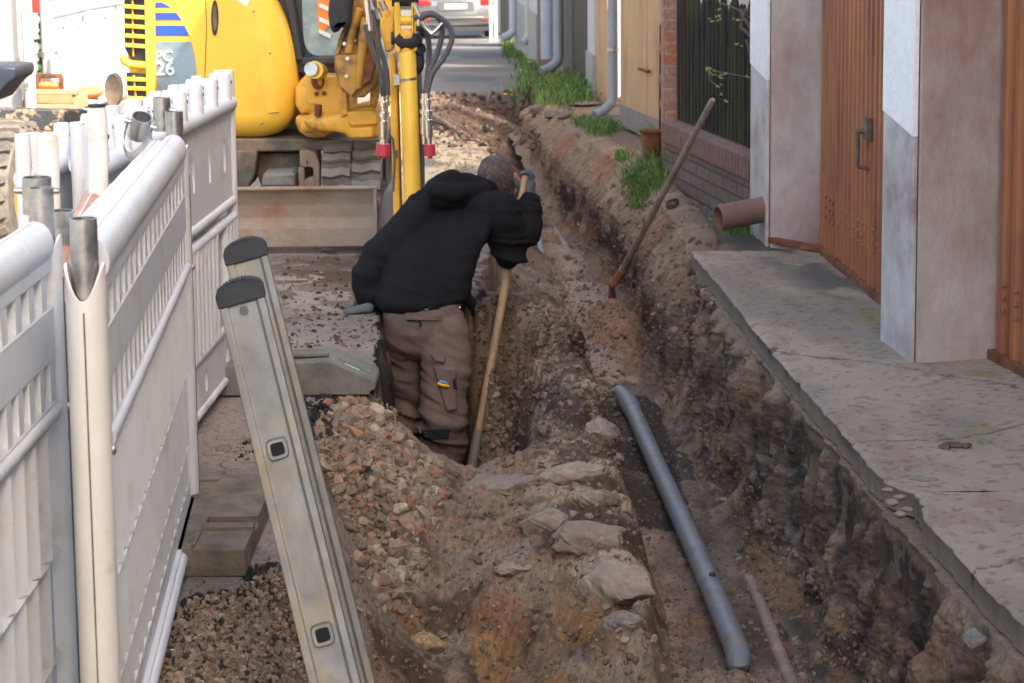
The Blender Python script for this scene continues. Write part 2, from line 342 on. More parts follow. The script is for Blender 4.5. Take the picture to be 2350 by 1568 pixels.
# the man's hole
HX0, HX1, HY0, HY1 = -.58, -.06, 7.15, 8.22
for yy in np.linspace(HY0, HY1, 7):
    for xx in np.linspace(HX0+.07, HX1-.02, 4): cp.append((xx, yy, -1.0))
    cp.append((HX0-.05, yy, -.02))
for yy in (7.25, 7.55, 7.85):
    for xx, zz in ((.01, -.55), (.08, -.32), (.16, -.23), (.25, -.19)): cp.append((xx, yy, zz))
for xx, yy, zz in ((.0, 8.35, -.05), (.0, 8.6, -.06), (.15, 8.6, -.09), (.28, 8.5, -.14), (.12, 8.3, -.10), (.0, 8.9, -.5), (.2, 8.9, -.6), (.36, 8.8, -.66), (.0, 9.3, -.6), (.2, 9.3, -.68)): cp.append((xx, yy, zz))
for xx in (-.5, -.35, -.2): cp.append((xx, HY1+.12, -.03)); cp.append((xx, HY1+.4, 0))
# left edge of the far trench
for a, b in [(1120,640),(1150,540),(1160,460),(1152,400),(1130,350),(1090,318)]:
    p = G(a, b, 0); cp.append((p.x, p.y, -.03)); cp.append((p.x-.2, p.y, 0)); cp.append((p.x+.12, p.y, -.55))
cp = np.array(cp)
def rbf_fit(c, eps=1e-3):
    d = np.linalg.norm(c[:, None, :2]-c[None, :, :2], axis=2); n = len(c)
    A = np.zeros((n+3, n+3)); A[:n, :n] = -d-eps*np.eye(n)*0; A[:n, :n] += np.eye(n)*.006
    Q = np.c_[np.ones(n), c[:, :2]]; A[:n, n:] = Q; A[n:, :n] = Q.T
    return np.linalg.lstsq(A, np.r_[c[:, 2], 0, 0, 0], rcond=None)[0]
W = rbf_fit(cp)
def rbf(X, Y):
    sh = X.shape; x = X.ravel(); y = Y.ravel(); out = np.zeros(x.size); n = len(cp)
    for i in range(0, x.size, 40000):
        sl_ = slice(i, i+40000); d = np.sqrt((x[sl_, None]-cp[None, :, 0])**2+(y[sl_, None]-cp[None, :, 1])**2)
        out[sl_] = -d @ W[:n]+W[n]+W[n+1]*x[sl_]+W[n+2]*y[sl_]
    return out.reshape(sh)
# asphalt outline (metres, from picture positions on the road plane)
AS = [tuple(G(a, b, 0))[:2] for a, b in [(975,208),(1195,205),(1160,262),(1030,275),(985,290),(1050,318),(1110,330),(1135,372),(1140,405),(1110,440),(1125,560),(1098,655),(1092,684),
  (880,686),(868,742),(864,800),(855,870),(835,903),(770,912),(715,942),(700,1010),(722,1100),(735,1190),(660,1285),(560,1292),(545,1345),(430,1372),(365,1465),(335,1568),(300,1750),(250,2600)]]
AS = AS[:0]+[(-30, 19.0)]+[(AS[0][0], 19.0)]+AS[4:]+[(-30, AS[-1][1])]
def sdpoly(X, Y, poly):
    x = X.ravel(); y = Y.ravel(); d = np.full(x.size, 1e9); ins = np.zeros(x.size, bool); n = len(poly)
    for i in range(n):
        ax, ay = poly[i]; bx, by = poly[(i+1) % n]; ex, ey = bx-ax, by-ay; wx, wy = x-ax, y-ay
        t = np.clip((wx*ex+wy*ey)/(ex*ex+ey*ey+1e-12), 0, 1); d = np.minimum(d, (wx-ex*t)**2+(wy-ey*t)**2)
        c = (ay > y) != (by > y); xi = ax+(y-ay)/(by-ay+1e-12)*ex; ins ^= c & (x < xi)
    return (np.sqrt(d)*np.where(ins, -1, 1)).reshape(X.shape)
def roadz(Y): return np.where(Y > 19, -.037*(Y-19), 0.)

def terrain(X, Y):
    n1 = fbm(X*6, Y*6, 5, 1); n2 = fbm(X*22, Y*22, 4, 2); n3 = fbm(X*2.2, Y*2.2, 3, 5); nl = fbm(X*70, Y*70, 3, 8)
    Xw = X+(n1-.5)*.10; Yw = Y+(fbm(X*5, Y*5, 4, 9)-.5)*.12
    _h = sst(-.75, -.6, X)*sst(.3, .15, X)*sst(6.6, 6.9, Y)*sst(8.8, 8.5, Y)
    Xw = Xw*(1-.6*_h)+X*.6*_h; Yw = Yw*(1-.6*_h)+Y*.6*_h
    base = rbf(Xw, Yw)
    base = np.clip(base, -1.02, .02)
    sd = sdpoly(X, Y, AS)+(fbm(X*9, Y*9, 4, 3)-.5)*.10+(n2-.5)*.03
    Z = base+(n2-.5)*.045+(nl-.5)*.018
    rough = (n1-.5)*.10; Z += rough*sst(-.05, -.2, base)
    # right of the trench the land lies high; its cut face is a mesh of its own
    far = sst(YK-.35, YK+.25, Y)
    wx = wallx(Y)
    t = wx-X
    top = -.125*(1-far)+(-.01+(n3-.5)*.05+(n1-.5)*.03)*far
    Z = np.where((t < .9) & (t > -.06) & (Y < 15.5), np.minimum(Z, np.where(t < .62, -.70+(n2-.5)*.03+(n1-.5)*.03, Z)), Z)
    Z = np.where((t < .62) & (t > -.06) & (Y < 15.5), np.maximum(Z, -.735), Z)
    Z2 = np.where(t < -.05, top, Z); wid = .03
    mnd = np.exp(-(((X-.60)/.17)**2+((Y-10.6)/.75)**2)); Z = Z+mnd*.17*(.7+.6*n1); Z2 = np.where(t < -.05, top, Z)
    # asphalt and road
    drop = sst(0.0, .02+.10*sst(-.3, -1, base), sd)
    road = (fbm(X*3, Y*3, 3, 21)-.5)*.006+(nl-.5)*.003
    Zm = np.where(sd < 0, road, road*(1-drop)+np.minimum(Z2, -.028)*drop)
    Zm = np.where((sd >= 0) & (t < -.05), Z2, Zm)
    road2 = Y > 19.0+(n1-.5)*.5
    Zm = np.where(road2, roadz(Y)+road, Zm)
    Zm = np.where((X > wallx(Y)+.2) & (Y > 17), roadz(Y)+.02, Zm)
    # ------------- colours (what the ground is made of); the z term keeps the pattern unstretched on steep faces
    Xo, Yo = X, Y; X = X+.55*Zm; Y = Y+.8*Zm
    C = np.zeros(X.shape+(3,))
    brown = np.array([.205, .132, .083]); C[:] = brown
    C = mixc(C, (.235, .150, .090), sst(.42, .62, fbm(X*3.5, Y*3.5, 4, 31)))
    C = mixc(C, (.060, .040, .030), sst(.52, .64, fbm(X*5, Y*4, 4, 33))*.8)
    C = mixc(C, (.26, .215, .165), sst(.58, .70, fbm(X*7, Y*7, 4, 35))*.8)
    # trench floor: pale compacted sand
    fl_m = sst(-.50, -.62, np.where(t < .62, -.7, base))*sst(-.15, .0, X)*(1-sst(15, 17, Y)); C = mixc(C, (.37, .265, .195), fl_m*sst(.15, .45, fbm(X*8, Y*4, 4, 36))*.95)
    C = mixc(C, (.25, .175, .13), fl_m*sst(.55, .7, fbm(X*10, Y*5, 4, 37))*.8)
    # dug wall: dark humus with sandy pockets
    wm = np.zeros(X.shape); zone_r = X > wx-1.0
    dark = mixc(np.zeros(X.shape+(3,))+np.array([.052, .041, .034]), (.19, .145, .105), sst(.50, .66, fbm(Y*6, Zm*5+X*2, 4, 41)))
    dark = mixc(dark, (.028, .023, .021), sst(.48, .60, fbm(Y*3+4, Zm*3+X, 3, 43)))
    dark = mixc(dark, (.24, .20, .16), sst(.60, .68, fbm(Y*18, Zm*16+X*9, 3, 44))*.8)
    lower = (1-far)[..., None]
    sandy = mixc(np.zeros(X.shape+(3,))+np.array([.25, .165, .105]), (.08, .055, .045), sst(.42, .58, fbm(Y*3, Zm*7+X*3, 4, 45)))
    sandy = mixc(sandy, (.32, .22, .14), sst(.56, .68, fbm(Y*7, X*7, 4, 46))*.7)
    C = np.where(wm[..., None] > 0, dark*lower+sandy*(1-lower), C)
    C = mixc(C, (.11, .082, .066), np.exp(-((t-.18)/.12)**2)*sst(.40, .62, fbm(X*9, Y*6, 4, 47))*.8)
    # pale stones and mortar in the shelf
    she = sst(-.40, -.30, base)*sst(-.05, -.12, base)*sst(-.25, .1, X)*(X < wx-.35)
    C = mixc(C, (.40, .325, .245), she*sst(.44, .56, fbm(X*4, Y*8, 5, 51))*.75)
    C = mixc(C, (.075, .050, .036), she*sst(.52, .60, fbm(X*4+3, Y*9, 5, 53))*.9)
    # dark stratified side of the man's hole
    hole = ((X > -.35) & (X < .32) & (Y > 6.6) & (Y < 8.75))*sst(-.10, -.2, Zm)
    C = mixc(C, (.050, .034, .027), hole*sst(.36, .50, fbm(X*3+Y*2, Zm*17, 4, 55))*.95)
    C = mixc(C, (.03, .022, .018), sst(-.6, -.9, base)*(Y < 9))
    # rubble slope
    rub = sst(-.03, .05, sd)*(X < -.12)*sst(-.5, -.30, base)
    C = mixc(C, (.25, .185, .135), rub*.8*sst(.35, .5, n2)); C = mixc(C, (.27, .15, .10), rub*sst(.56, .66, fbm(X*15, Y*15, 3, 57))*.6)
    C = mixc(C, (.24, .205, .165), rub*(Y < 5.6)*.8*sst(.3, .5, n2))
    # ochre clay low in the foreground
    C = mixc(C, (.27, .155, .06), ((Y < 5.6) & (X < .1) & (X > -.45))*sst(.50, .60, fbm(X*6+1, Y*6, 5, 59))*sst(-.35, -.5, base)*.9)
    C = mixc(C, (.33, .13, .07), ((Y < 5.7))*sst(.60, .66, fbm(X*5+7, Y*9, 4, 60))*sst(-.35, -.5, base)*.5)
    # orange pockets
    C = mixc(C, (.30, .150, .080), sst(.15, .5, mnd+(n2-.5)*.3)*.9)
    C = mixc(C, (.33, .19, .10), sst(.55, .65, fbm(X*2+2, Y*1.2+5, 3, 61))*(Y > 8.6)*(Y < 12)*.8)
    C = mixc(C, (.075, .045, .035), sst(.38, .6, fbm(X*3, Y*2, 4, 63))*(Y > 13.5)*(Y < 19.5)*.85)
    C = mixc(C, (.26, .13, .075), sst(.60, .68, fbm(X*2+5, Y*1.6, 4, 64))*(Y > 13.5)*(Y < 19.5)*.85)
    C = mixc(C, (.085, .068, .056), (fbm(X*120, Y*120, 2, 65) > .66)*.5)
    C *= (.78+.44*fbm(X*40, Y*40, 4, 66))[..., None]
    # asphalt top, dusty
    A = np.zeros(X.shape+(3,))+np.array([.285, .240, .200])
    A = mixc(A, (.21, .185, .165), sst(.45, .62, fbm(X*2.2, Y*2.2, 5, 71)))
    A = mixc(A, (.16, .14, .125), (fbm(X*60, Y*60, 2, 73) > .67)*.5)
    dirt = np.exp(-((Y-9.0)/1.0)**2)*sst(-1.35, -1.0, X); A = mixc(A, (.085, .055, .038), sst(.53, .57, fbm(X*13, Y*10, 4, 75)+.06*dirt-.03)*dirt)
    A = mixc(A, (.11, .075, .055), sst(.50, .58, fbm(X*3, Y*7, 4, 76))*dirt*.8)
    A = mixc(A, (.62, .49, .31), ((Y > 11.2) & (X > -1.2))*sst(.25, .4, fbm(X*3, Y*2, 4, 77)))       # pale sand heap by the excavator
    A *= (.86+.28*fbm(X*45, Y*45, 3, 79))[..., None]
    crk = np.abs(fbm(X*4+11, Y*4, 4, 81)-.5) < .006
    crk = crk & (X > -1.1) & (X < -.45) & (Y > 4.2) & (Y < 6.0); A[crk] = (.03, .028, .027); Zm = np.where(crk & (sd < -.01), Zm-.015, Zm)
    X, Y = Xo, Yo
    C = np.where((sd < 0)[..., None], A, C)
    edge = (sd > -.004) & (sd < .030+.04*(n2-.4)) & (Y < 13) & ~((X > -.6) & (Y > 8.5)) & (Zm > -.055); C[edge] = (.022, .021, .021)
    RD = np.zeros(X.shape+(3,))+np.array([.115, .110, .108]); RD = mixc(RD, (.17, .16, .15), sst(.45, .6, fbm(X*1.3, Y*.6, 4, 83)))
    C = np.where((road2 & (X < wallx(Y)+.2))[..., None], RD, C)
    C = np.where(((X > wx+.02) & (far > .4) & ~road2)[..., None], mixc(np.zeros(X.shape+(3,))+np.array([.215, .150, .105]), (.10, .085, .075), sst(.45, .6, fbm(X*4, Y*3, 4, 85))), C)
    return Zm, C
ygr = np.concatenate([np.linspace(.6, 3.3, 60, endpoint=False), 3.3*np.exp(np.linspace(0, math.log(20/3.3), 880, endpoint=False)), 20*np.exp(np.linspace(0, math.log(60/20), 60))])
u = np.concatenate([np.linspace(-1.6, -.30, 50, endpoint=False), np.linspace(-.30, .31, 680, endpoint=False), np.linspace(.31, 1.6, 50)])
UU, YY = np.meshgrid(u, ygr); YY = YY.astype(float); XX = UU*np.maximum(YY, 3.0)
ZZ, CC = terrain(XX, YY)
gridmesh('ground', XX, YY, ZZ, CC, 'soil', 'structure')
# cut face of the trench under the pavement and along the far bank
def cutface():
    NS, NH = 1500, 150
    Ys = 2.2*np.exp(np.linspace(0, math.log(17.8/2.2), NS)); hv = np.linspace(0, 1, NH)
    Sg = np.repeat(Ys[:, None], NH, 1); Hg = np.repeat(hv[None], NS, 0)
    far = sst(YK-.5, YK+.5, Sg); wx = np.array(wallx(Sg))
    wx = np.apply_along_axis(lambda c: np.convolve(np.pad(c, 12, 'edge'), np.ones(25)/25, 'valid'), 0, wx)
    flr = -.76+.45*sst(14.5, 17.5, Sg)
    top = -.090*(1-far)+.02*far
    z = top+(flr-top)*Hg
    # profile: steep near, a slope with a lip on the far bank
    wid = .12+.16*far
    out = (1-far)*wid*(Hg**1.35)+far*(.15*sst(0, .38, Hg)+.05*Hg)+.09*np.exp(-((1-Hg)/.10)**1.5)*(.5+fbm(Sg*4, Hg*0, 3, 15))
    d = Hg*(flr-top)                     # metres down the face
    big = fbm(Sg*3.6, d*2.2+2, 3, 12)-.5
    flute = 1-np.abs(2*fbm(Sg*5.5+d*1.0, d*1.6, 4, 13)-1)*2.0
    lump = fbm(Sg*12, d*11, 4, 14)-.5; fine = fbm(Sg*42, d*38, 3, 16)-.5
    env = sst(0, .10, Hg)*(.35+.65*sst(1.0, .8, Hg)); 
    out = out+env*(1-.35*far)*(big*.17+flute*.050-.03+lump*.055+np.abs(fine)*.020*2-.005)
    lumpz = lump*.02*env
    out = np.clip(out, -.012, None)
    X = wx-out-(1-far)*(.002+.05*np.clip(fbm(Sg*16, Sg*0+2, 3, 19)-.42, 0, 1)); Y = Sg+env*(fbm(Sg*8, d*8, 3, 18)-.5)*.06; Z = z+lumpz
    X = X-far*(1-sst(0, .05, Hg))*(-.07)
    C = np.zeros(X.shape+(3,))+np.array([.098, .066, .047])
    p = fbm(Sg*4.5, d*3.2, 5, 41); q = fbm(Sg*9, d*5, 4, 43); r_ = fbm(Sg*22, d*20, 3, 44)
    C = mixc(C, (.235, .165, .112), sst(.42, .66, p+.25*lump)*.9)
    C = mixc(C, (.046, .036, .030), sst(.48, .68, q-.6*big-.3*lump)*.85)
    C = mixc(C, (.27, .23, .185), sst(.58, .70, r_)*.40)
    C = mixc(C, (.20, .12, .07), sst(.60, .68, fbm(Sg*3+9, d*7, 4, 48))*.7)
    S_ = np.zeros(X.shape+(3,))+np.array([.215, .150, .102]); S_ = mixc(S_, (.060, .043, .036), sst(.44, .58, fbm(Sg*1.7, d*3.5, 5, 45)*.6+.26*np.exp(-((Hg-.60)/.20)**2)))
    S_ = mixc(S_, (.30, .215, .14), sst(.56, .68, fbm(Sg*5, d*6, 4, 46))*.7); S_ = mixc(S_, (.24, .11, .06), sst(.62, .7, fbm(Sg*2.4+3, d*4, 3, 49))*.6)
    C = C*(1-far[..., None])+S_*far[..., None]
    C = mixc(C, (.225, .165, .115), (1-far)*sst(.13, .07, Hg+(q-.5)*.12)*.9)
    C = mixc(C, (.21, .155, .115), sst(.90, 1.0, Hg)*.8)
    C *= (.72+.56*fbm(Sg*55, d*50, 3, 66))[..., None]
    X = np.concatenate([X[:, :1]+.10, X], 1); Y = np.concatenate([Y[:, :1], Y], 1); Z = np.concatenate([Z[:, :1], Z], 1); C = np.concatenate([C[:, :1]*.7, C], 1)
    gridmesh('trench_wall', X, Y, Z, C, 'soil', 'structure')
cutface()
# the rest of the land, a hand below
mb = MB(); mb.add([(-150, -60, -1.2), (150, -60, -1.2), (150, 45, -1.4), (-150, 45, -1.4), (-150, 250, -9), (150, 250, -9)], [(0, 1, 2, 3), (3, 2, 5, 4)])
far_g = MB()
def quadstrip(x0, x1, y0, y1, z): far_g.add([(x0, y0, z), (x1, y0, z), (x1, y1, z), (x0, y1, z)], [(0, 1, 2, 3)])
mb.build('terrain', mat('far_ground', (.12, .11, .09), .95), kind='structure')
quadstrip(-60, -4.79, -30, 18.9, -.006); far_g.build('yard', mat('yard_paving', (.24, .22, .20), .9), kind='structure')

# pavement slab on the right: two cast slabs with a crumbled joint
def gline(px): return G(*px, 0)
def slab(name, ya, yb, ra, offs, seed):
    ny, nx = 320, 90
    ys = np.linspace(ya, yb, ny); s = np.linspace(0, 1, nx)**1.4
    X0 = kerbx(ys)+offs+(fbm(ys*14, ys*0, 4, seed)-.5)*.022
    X0 = X0+np.where(np.abs(ys-ra) < .22, (.22-np.abs(ys-ra))*.35*fbm(ys*20, ys*0+3, 3, seed+1)*1.6, 0)
    X1 = np.full(ny, 2.6)
    X = X0[:, None]+(X1-X0)[:, None]*s[None]; Y = np.repeat(ys[:, None], nx, 1)
    Z = (fbm(X*3, Y*3, 4, seed+2)-.5)*.014+(fbm(X*20, Y*20, 3, 6)-.5)*.004
    e = X-X0[:, None]; Z -= np.clip(.012-e, 0, .012)*.8
    C = np.zeros(X.shape+(3,))+np.array([.325, .262, .200])
    C = mixc(C, (.205, .175, .142), sst(.42, .66, fbm(X*2, Y*1.5, 5, 91))*.8)
    C = mixc(C, (.25, .18, .135), sst(.50, .64, fbm(X*9+Y*3, Y*8, 4, 93))*sst(.9, .2, e)*.6)
    C = mixc(C, (.09, .085, .08), sst(.15, .5, e)*sst(.42, .58, fbm(X*5, Y*3, 4, 94))*sst(7.4, 8.6, Y)*.9)
    C = mixc(C, (.22, .21, .07), sst(.25, .6, e)*sst(.60, .70, fbm(X*5, Y*5, 4, 95))*.7)
    C = mixc(C, (.075, .055, .045), (fbm(X*45, Y*45, 2, 97) > .70)*.45)
    for k_, (x_, y_, dx_, dy_) in enumerate(((1.25, 5.9, .9, .25), (1.3, 7.0, .6, -.5), (1.35, 4.75, 1.0, .35))):
        ln_ = np.abs((X-x_)*dy_-(Y-y_)*dx_+(fbm(X*5, Y*5, 4, 120+k_)-.5)*.16); C = mixc(C, (.06, .052, .045), (ln_ < .006)*(X < x_+dx_)*.85); Z = np.where((ln_ < .006) & (X < x_+dx_), Z-.006, Z)
    C *= (.92+.16*fbm(X*50, Y*50, 3, 99))[..., None]
    # front face rows
    D = .080+.014*(fbm(ys*9, ys*0, 3, seed+5)-.5)
    Xf = np.stack([X0+.03, X0+.004, X0+.001], 1); Zf = np.stack([-D, -D+.003, np.full(ny, -.014)], 1); Xf[:, 0] -= .028
    Yf = np.repeat(ys[:, None], 3, 1); Cf = np.zeros((ny, 3, 3))+np.array([.17, .138, .105]); Cf *= (.7+.6*fbm(Yf*30, Zf*60, 3, 4))[..., None]
    o = gridmesh(name, np.concatenate([Xf, X], 1), np.concatenate([Yf, Y], 1), np.concatenate([Zf, Z], 1), np.concatenate([Cf, C], 1), 'slab', 'structure')
    return o
yj = float(G(2055, 1130, 0).y)
slab('pavement', yj+.002, YK+.02, yj, 0, 101)
slab('pavement', 1.5, yj-.003, yj, .012, 111)
# ------------------------------------------------------------------ right-hand side: garages, fence, sheds
def wallline(pa, pb):       # straight wall between two ground points; returns function (s, h, out) -> point; out = towards the street
    a = Vector(pa); b = Vector(pb); d = (b-a).normalized(); n = Vector((0, 0, 1)).cross(d)   # a far, b near  -> n points ...
    if n.x > 0: n = -n
    return a, d, n, (b-a).length
def corr_door(name, a, b, z0, z1, m, parent, pitch=.075, depth=.030, thick=.03, label=None):
    """sheet-metal door with vertical ribs between ground points a and b"""
    a = Vector(a); b = Vector(b); d = (b-a).normalized(); n = Vector((0, 0, 1)).cross(d); n = n if n.x < 0 else -n
    L = (b-a).length; mb = MB(); k = int(L/pitch); prof = []
    for i in range(k):
        s0 = i*pitch
        for ds, o in ((0, 0), (.30, 0), (.42, 1), (.72, 1), (.84, 0)): prof.append((s0+ds*pitch, o*depth))
    prof.append((L, 0)); r0 = []; r1 = []
    for (s_, o) in prof: p = a+d*s_+n*o; r0.append((p.x, p.y, z0)); r1.append((p.x, p.y, z1))
    nn = len(prof); back = -n*thick
    vs = r0+r1+[tuple(Vector(p)+back) for p in r0]+[tuple(Vector(p)+back) for p in r1]; fs = []
    for i in range(nn-1):
        fs.append((i, i+1, nn+i+1, nn+i)); fs.append((2*nn+i+1, 2*nn+i, 3*nn+i, 3*nn+i+1)); fs.append((nn+i, nn+i+1, 3*nn+i+1, 3*nn+i)); fs.append((i+1, i, 2*nn+i, 2*nn+i+1))
    fs += [(0, nn, 3*nn, 2*nn), (nn-1, 2*nn-1+0, 4*nn-1, 3*nn-1)]
    mb.add(vs, fs); return mb.build(name, m, parent, label=label), a, d, n, L

p1c = G(1767, 563); p1r = G(1886, 574)
p2c = G(2102, 832); p2l = G(2037, 776); p2r = G(2262, 806)
gar = thing('garage_row', 'row of garages with pinkish plaster pillars and reddish brown corrugated doors on the right', 'garage', (2.2, 7, 0))
# body of the building: wall behind the doors, unseen upper storey and roof added for shade
mb = MB(); dl = Vector((p1r.x+.03, p1r.y, 0)); dn = Vector((2.13, 4.6, 0)); dd = (dn-dl).normalized()
H1 = 2.35
def uq(x0, x1, y0, y1, z0, z1): return ((x0+x1)/2, (y0+y1)/2, (z0+z1)/2), (x1-x0, y1-y0, z1-z0)
mb.prism([(1.62, 9.98, H1), (3.0, -9.0, H1), (8.0, -9.0, H1), (7.6, 9.98, H1)], (0, 0, 3.3))  # upper storey out of view, added tall and long to shade the foreground
mb.prism([(2.0, 9.98, -.1), (3.6, -9.0, -.1), (8.0, -9.0, -.1), (7.6, 9.98, -.1)], (0, 0, H1+.09))
mb.build('wall', 'wall_white', gar)
MB().prism([(1.3, 10.3, 5.66), (2.7, -9.3, 5.66), (5.5, -9.3, 6.9), (4.4, 10.3, 6.9)], (0, 0, .12)).prism([(4.4, 10.3, 6.91), (5.5, -9.3, 6.91), (8.3, -9.3, 5.66), (7.9, 10.3, 5.66)], (0, 0, .12)).build('roof', 'roof', gar)
def pillar(cx, cy, rx, ry, ln, lab):
    """corner towards the street (cx,cy), right end of the camera-facing reveal (rx,ry), length ln away from the camera"""
    c = Vector((cx, cy, 0)); r = Vector((rx, ry, 0)); back = Vector((-.075*ln, ln, 0))
    m = MB(); m.prism([c+V(0, 0, -.05), r+V(0, 0, -.05)+V(.25, .03, 0), r+V(.25, .03, -.05)+back, c+back+V(0, 0, -.05)], (0, 0, H1+.04))
    p = m.build('pillar', 'plaster_pink', gar, bevel=.008, label=lab)
    # rough white coat on the street side, above a grey plinth
    n = V(-1, -.05, 0)*.022; z = lambda q: V(q.x, q.y, 0)
    f0 = c+n*.2; f1 = c+back+n*.2; f1.y -= .01; f0.y += .004
    w_ = MB(); w_.prism([f0+V(0, 0, .86), f0+V(0, 0, H1-.02), f1+V(0, 0, H1-.02), f1+V(0, 0, .92)], n); w_.build('rough_coat', 'plinth_white', p, bevel=.004)
    g_ = MB(); g_.prism([f0+V(0, 0, -.04), f0+V(0, 0, .858), f1+V(0, 0, .918), f1+V(0, 0, -.04)], n*.8); g_.build('plinth', 'plaster_grey', p, bevel=.004)
    return p
z2 = (776+165)/ (832+165)
pillar(p2c.x, p2c.y, p2r.x, p2c.y+.09, p2l.y-p2c.y, 'near pinkish pillar with white rough coat and grey plinth')
pillar(p1c.x, p1c.y, p1r.x, p1r.y+.02, .42, 'far pinkish pillar with dark pink stain near its foot')
# third pillar just outside the right edge of the picture
pillar(2.16, 3.9, 2.42, 3.98, .45, 'nearest pinkish pillar')
d1a = G(1890, 573); d1b = V(p2l.x+.17, p2l.y+.01, 0)
o, a, d, n, L = corr_door('garage_door', (p1r.x+.012, p1r.y+.0, 0), (d1b.x, d1b.y-.02, 0), .035, H1, 'door_brown', gar, pitch=.088, label='corrugated reddish brown garage door with a lever handle')
def door_dress(door, a, d, n, L, handle_s, rows):
    # bottom rail
    MB().beam(a+V(0, 0, .015)+n*.018, a+d*L+V(0, 0, .015)+n*.018, .06, .04).build('bottom_rail', 'rust', door, bevel=.004)
    mb = MB()
    for s0 in rows:
        for k in range(3):
            for r_ in range(3): mb.ell(a+d*(s0+k*.088*(1 if handle_s else 1.25)+.05)+n*.028+V(0, 0, .20+r_*.050-k*.004), (.006, .014, .010), seg=8, rg=6)
    mb.build('vent_dimples', 'door_brown', door, label='rows of pressed vent dimples')
    if handle_s:
        c = a+d*(handle_s+.13)+n*.03-V(0, 0, .31)
        mb = MB(); mb.box(c+V(0, 0, 1.05)+n*.008, (.03, .08, .10), Matrix.Rotation(math.atan2(d.y, d.x)-math.pi/2, 3, 'Z'))
        mb.tube([c+V(0, 0, 1.04)+n*.02, c+V(0, 0, 1.04)+n*.06], .012); mb.tube([c+V(0, 0, 1.04)+n*.055, c+V(0, 0, .98)+n*.05, c+V(0, 0, .88)+n*.05], [.011, .010, .009])
        mb.tube([c+V(0, 0, .88)+n*.05, c+V(0, 0, .87)-d*.0+n*.0], .009)
        mb.build('handle', 'darksteel', door, bevel=.003)
hs = (G(1995, 573).y)
# handle: seen at (2000,330)
sH = min(range(1, 220), key=lambda k: abs(((a+d*(k*.01)).x/(a+d*(k*.01)).y)-(2000-1175)/FPX*1.0))*.01
door_dress(o, a, d, n, L, sH, [.10, .42, .75, 1.05])
o, a2, d2, n2_, L2 = corr_door('garage_door', (p2r.x+.005, p2r.y-.0, 0), (2.30, 4.36, 0), .035, H1, 'door_brown', gar, pitch=.11, label='nearest corrugated reddish brown garage door with chipped edge')
door_dress(o, a2, d2, n2_, L2, None, [.15, .5])
mb = MB(); rr = random.Random(5)
for k in range(26):
    z = rr.choice([rr.uniform(.45, 1.05), rr.uniform(.35, 1.7)]); mb.box(a2+d2*.012+n2_*.004+V(0, 0, z), (.012, .03, rr.uniform(.01, .05)), Matrix.Rotation(rr.uniform(-.2, .2), 3, 'X'))
mb.build('chipped_paint', 'door_chip', o, bevel=.002)
mb = MB()
for (s_, z, h) in ((1.02, .62, .09), (1.30, .16, .12)): mb.box(a+d*s_+n*.0195+V(0, 0, z), (.004, .02, h), Matrix.Rotation(math.atan2(d.y, d.x)-math.pi/2, 3, 'Z'))

# --- picket fence on a low brick wall
bwR = V(1.42, 10.12, 0); bwL = G(1565, 408); bwL = V(1.10, 12.1, 0)
def bw(s, h, o=0):
    d = (bwR-bwL); n = V(-d.y, d.x, 0).normalized(); n = n if n.x < 0 else -n
    return bwL+d*s+n*o+V(0, 0, h)
low = thing('low_brick_wall', 'low purplish brown brick wall with a coping of upright bricks under the picket fence', 'wall', bwL)
m = MB(); m.prism([bw(0, -.15, .12), bw(0, .27, .12), bw(0, .27, -.12), bw(0, -.15, -.12)], bwR-bwL); m.build('wall', 'brick_brown', low)
m = MB(); nb = 30
for k in range(nb):
    q = bw((k+.5)/nb, .335, .0); L_ = (bwR-bwL).length/nb
    m.box(q, (.27, L_*.90, .125), Matrix.Rotation(math.atan2((bwR-bwL).y, (bwR-bwL).x)-math.pi/2, 3, 'Z'))
m.build('coping', mat('coping_brick', (.165, .095, .080), .9, var=.3, vscale=14, bump=.3), low, bevel=.004)
fen = thing('picket_fence', 'dark mossy picket fence standing on the low brick wall', 'fence', bw(.5, .4))
npk = 24
for k in range(npk):
    s_ = (k+.5)/npk; top = 1.235+.02*math.sin(k*1.7)+rr.uniform(-.02, .02); ln = rr.uniform(-.015, .015)
    m = MB(); q = bw(s_, .41, .02); rt = Matrix.Rotation(math.atan2((bwR-bwL).y, (bwR-bwL).x)-math.pi/2+rr.uniform(-.1, .1), 3, 'Z')
    ring = []
    for z, sc in ((0, 1), (.5, .97), (top-.46, .96), (top-.41, .35)):
        ring.append([q+V(ln*z, ln*z, z)+rt @ V(math.cos(t)*.017*sc, math.sin(t)*.030*sc, 0) for t in [2*math.pi*i/8 for i in range(8)]])
    m.rings(ring); m.build('picket', 'moss_wood', fen)
for z in (.60, 1.02):
    MB().beam(bw(0, z, -.02), bw(1, z, -.02), .035, .07).build('rail', 'moss_wood', fen, bevel=.004)
bp = V(1.075, 12.22, 0)
m = MB(); m.box(V(bp.x-.01, bp.y+.09, 1.1), (.14, .24, 2.5)); pl = m.build('brick_gate_pillar', 'brick_red'); tag(pl, 'narrow red brick pillar at the far end of the picket fence', 'pillar')
# iron door leaf with rust holes beside the pillar
m = MB(); m.prism([P(1512, 330, 12.62), P(1514, 60, 12.62), P(1524, 30, 12.62), P(1540, 22, 12.62), P(1540, 330, 12.62)], (0, .02, 0)); og = m.build('rusty_iron_gate', mat('dark_rust', (.05, .022, .016), .9, var=.3, vscale=20)); tag(og, 'dark rusty iron gate leaf between the brick pillar and the cream metal door', 'gate')
m = MB()
for y in (110, 180, 238): m.ell(P(1520, y, 12.60), (.018, .006, .045), seg=10, rg=6)
m.build('rust_patch', 'cream_door', og, label='pale patches showing through the rust')
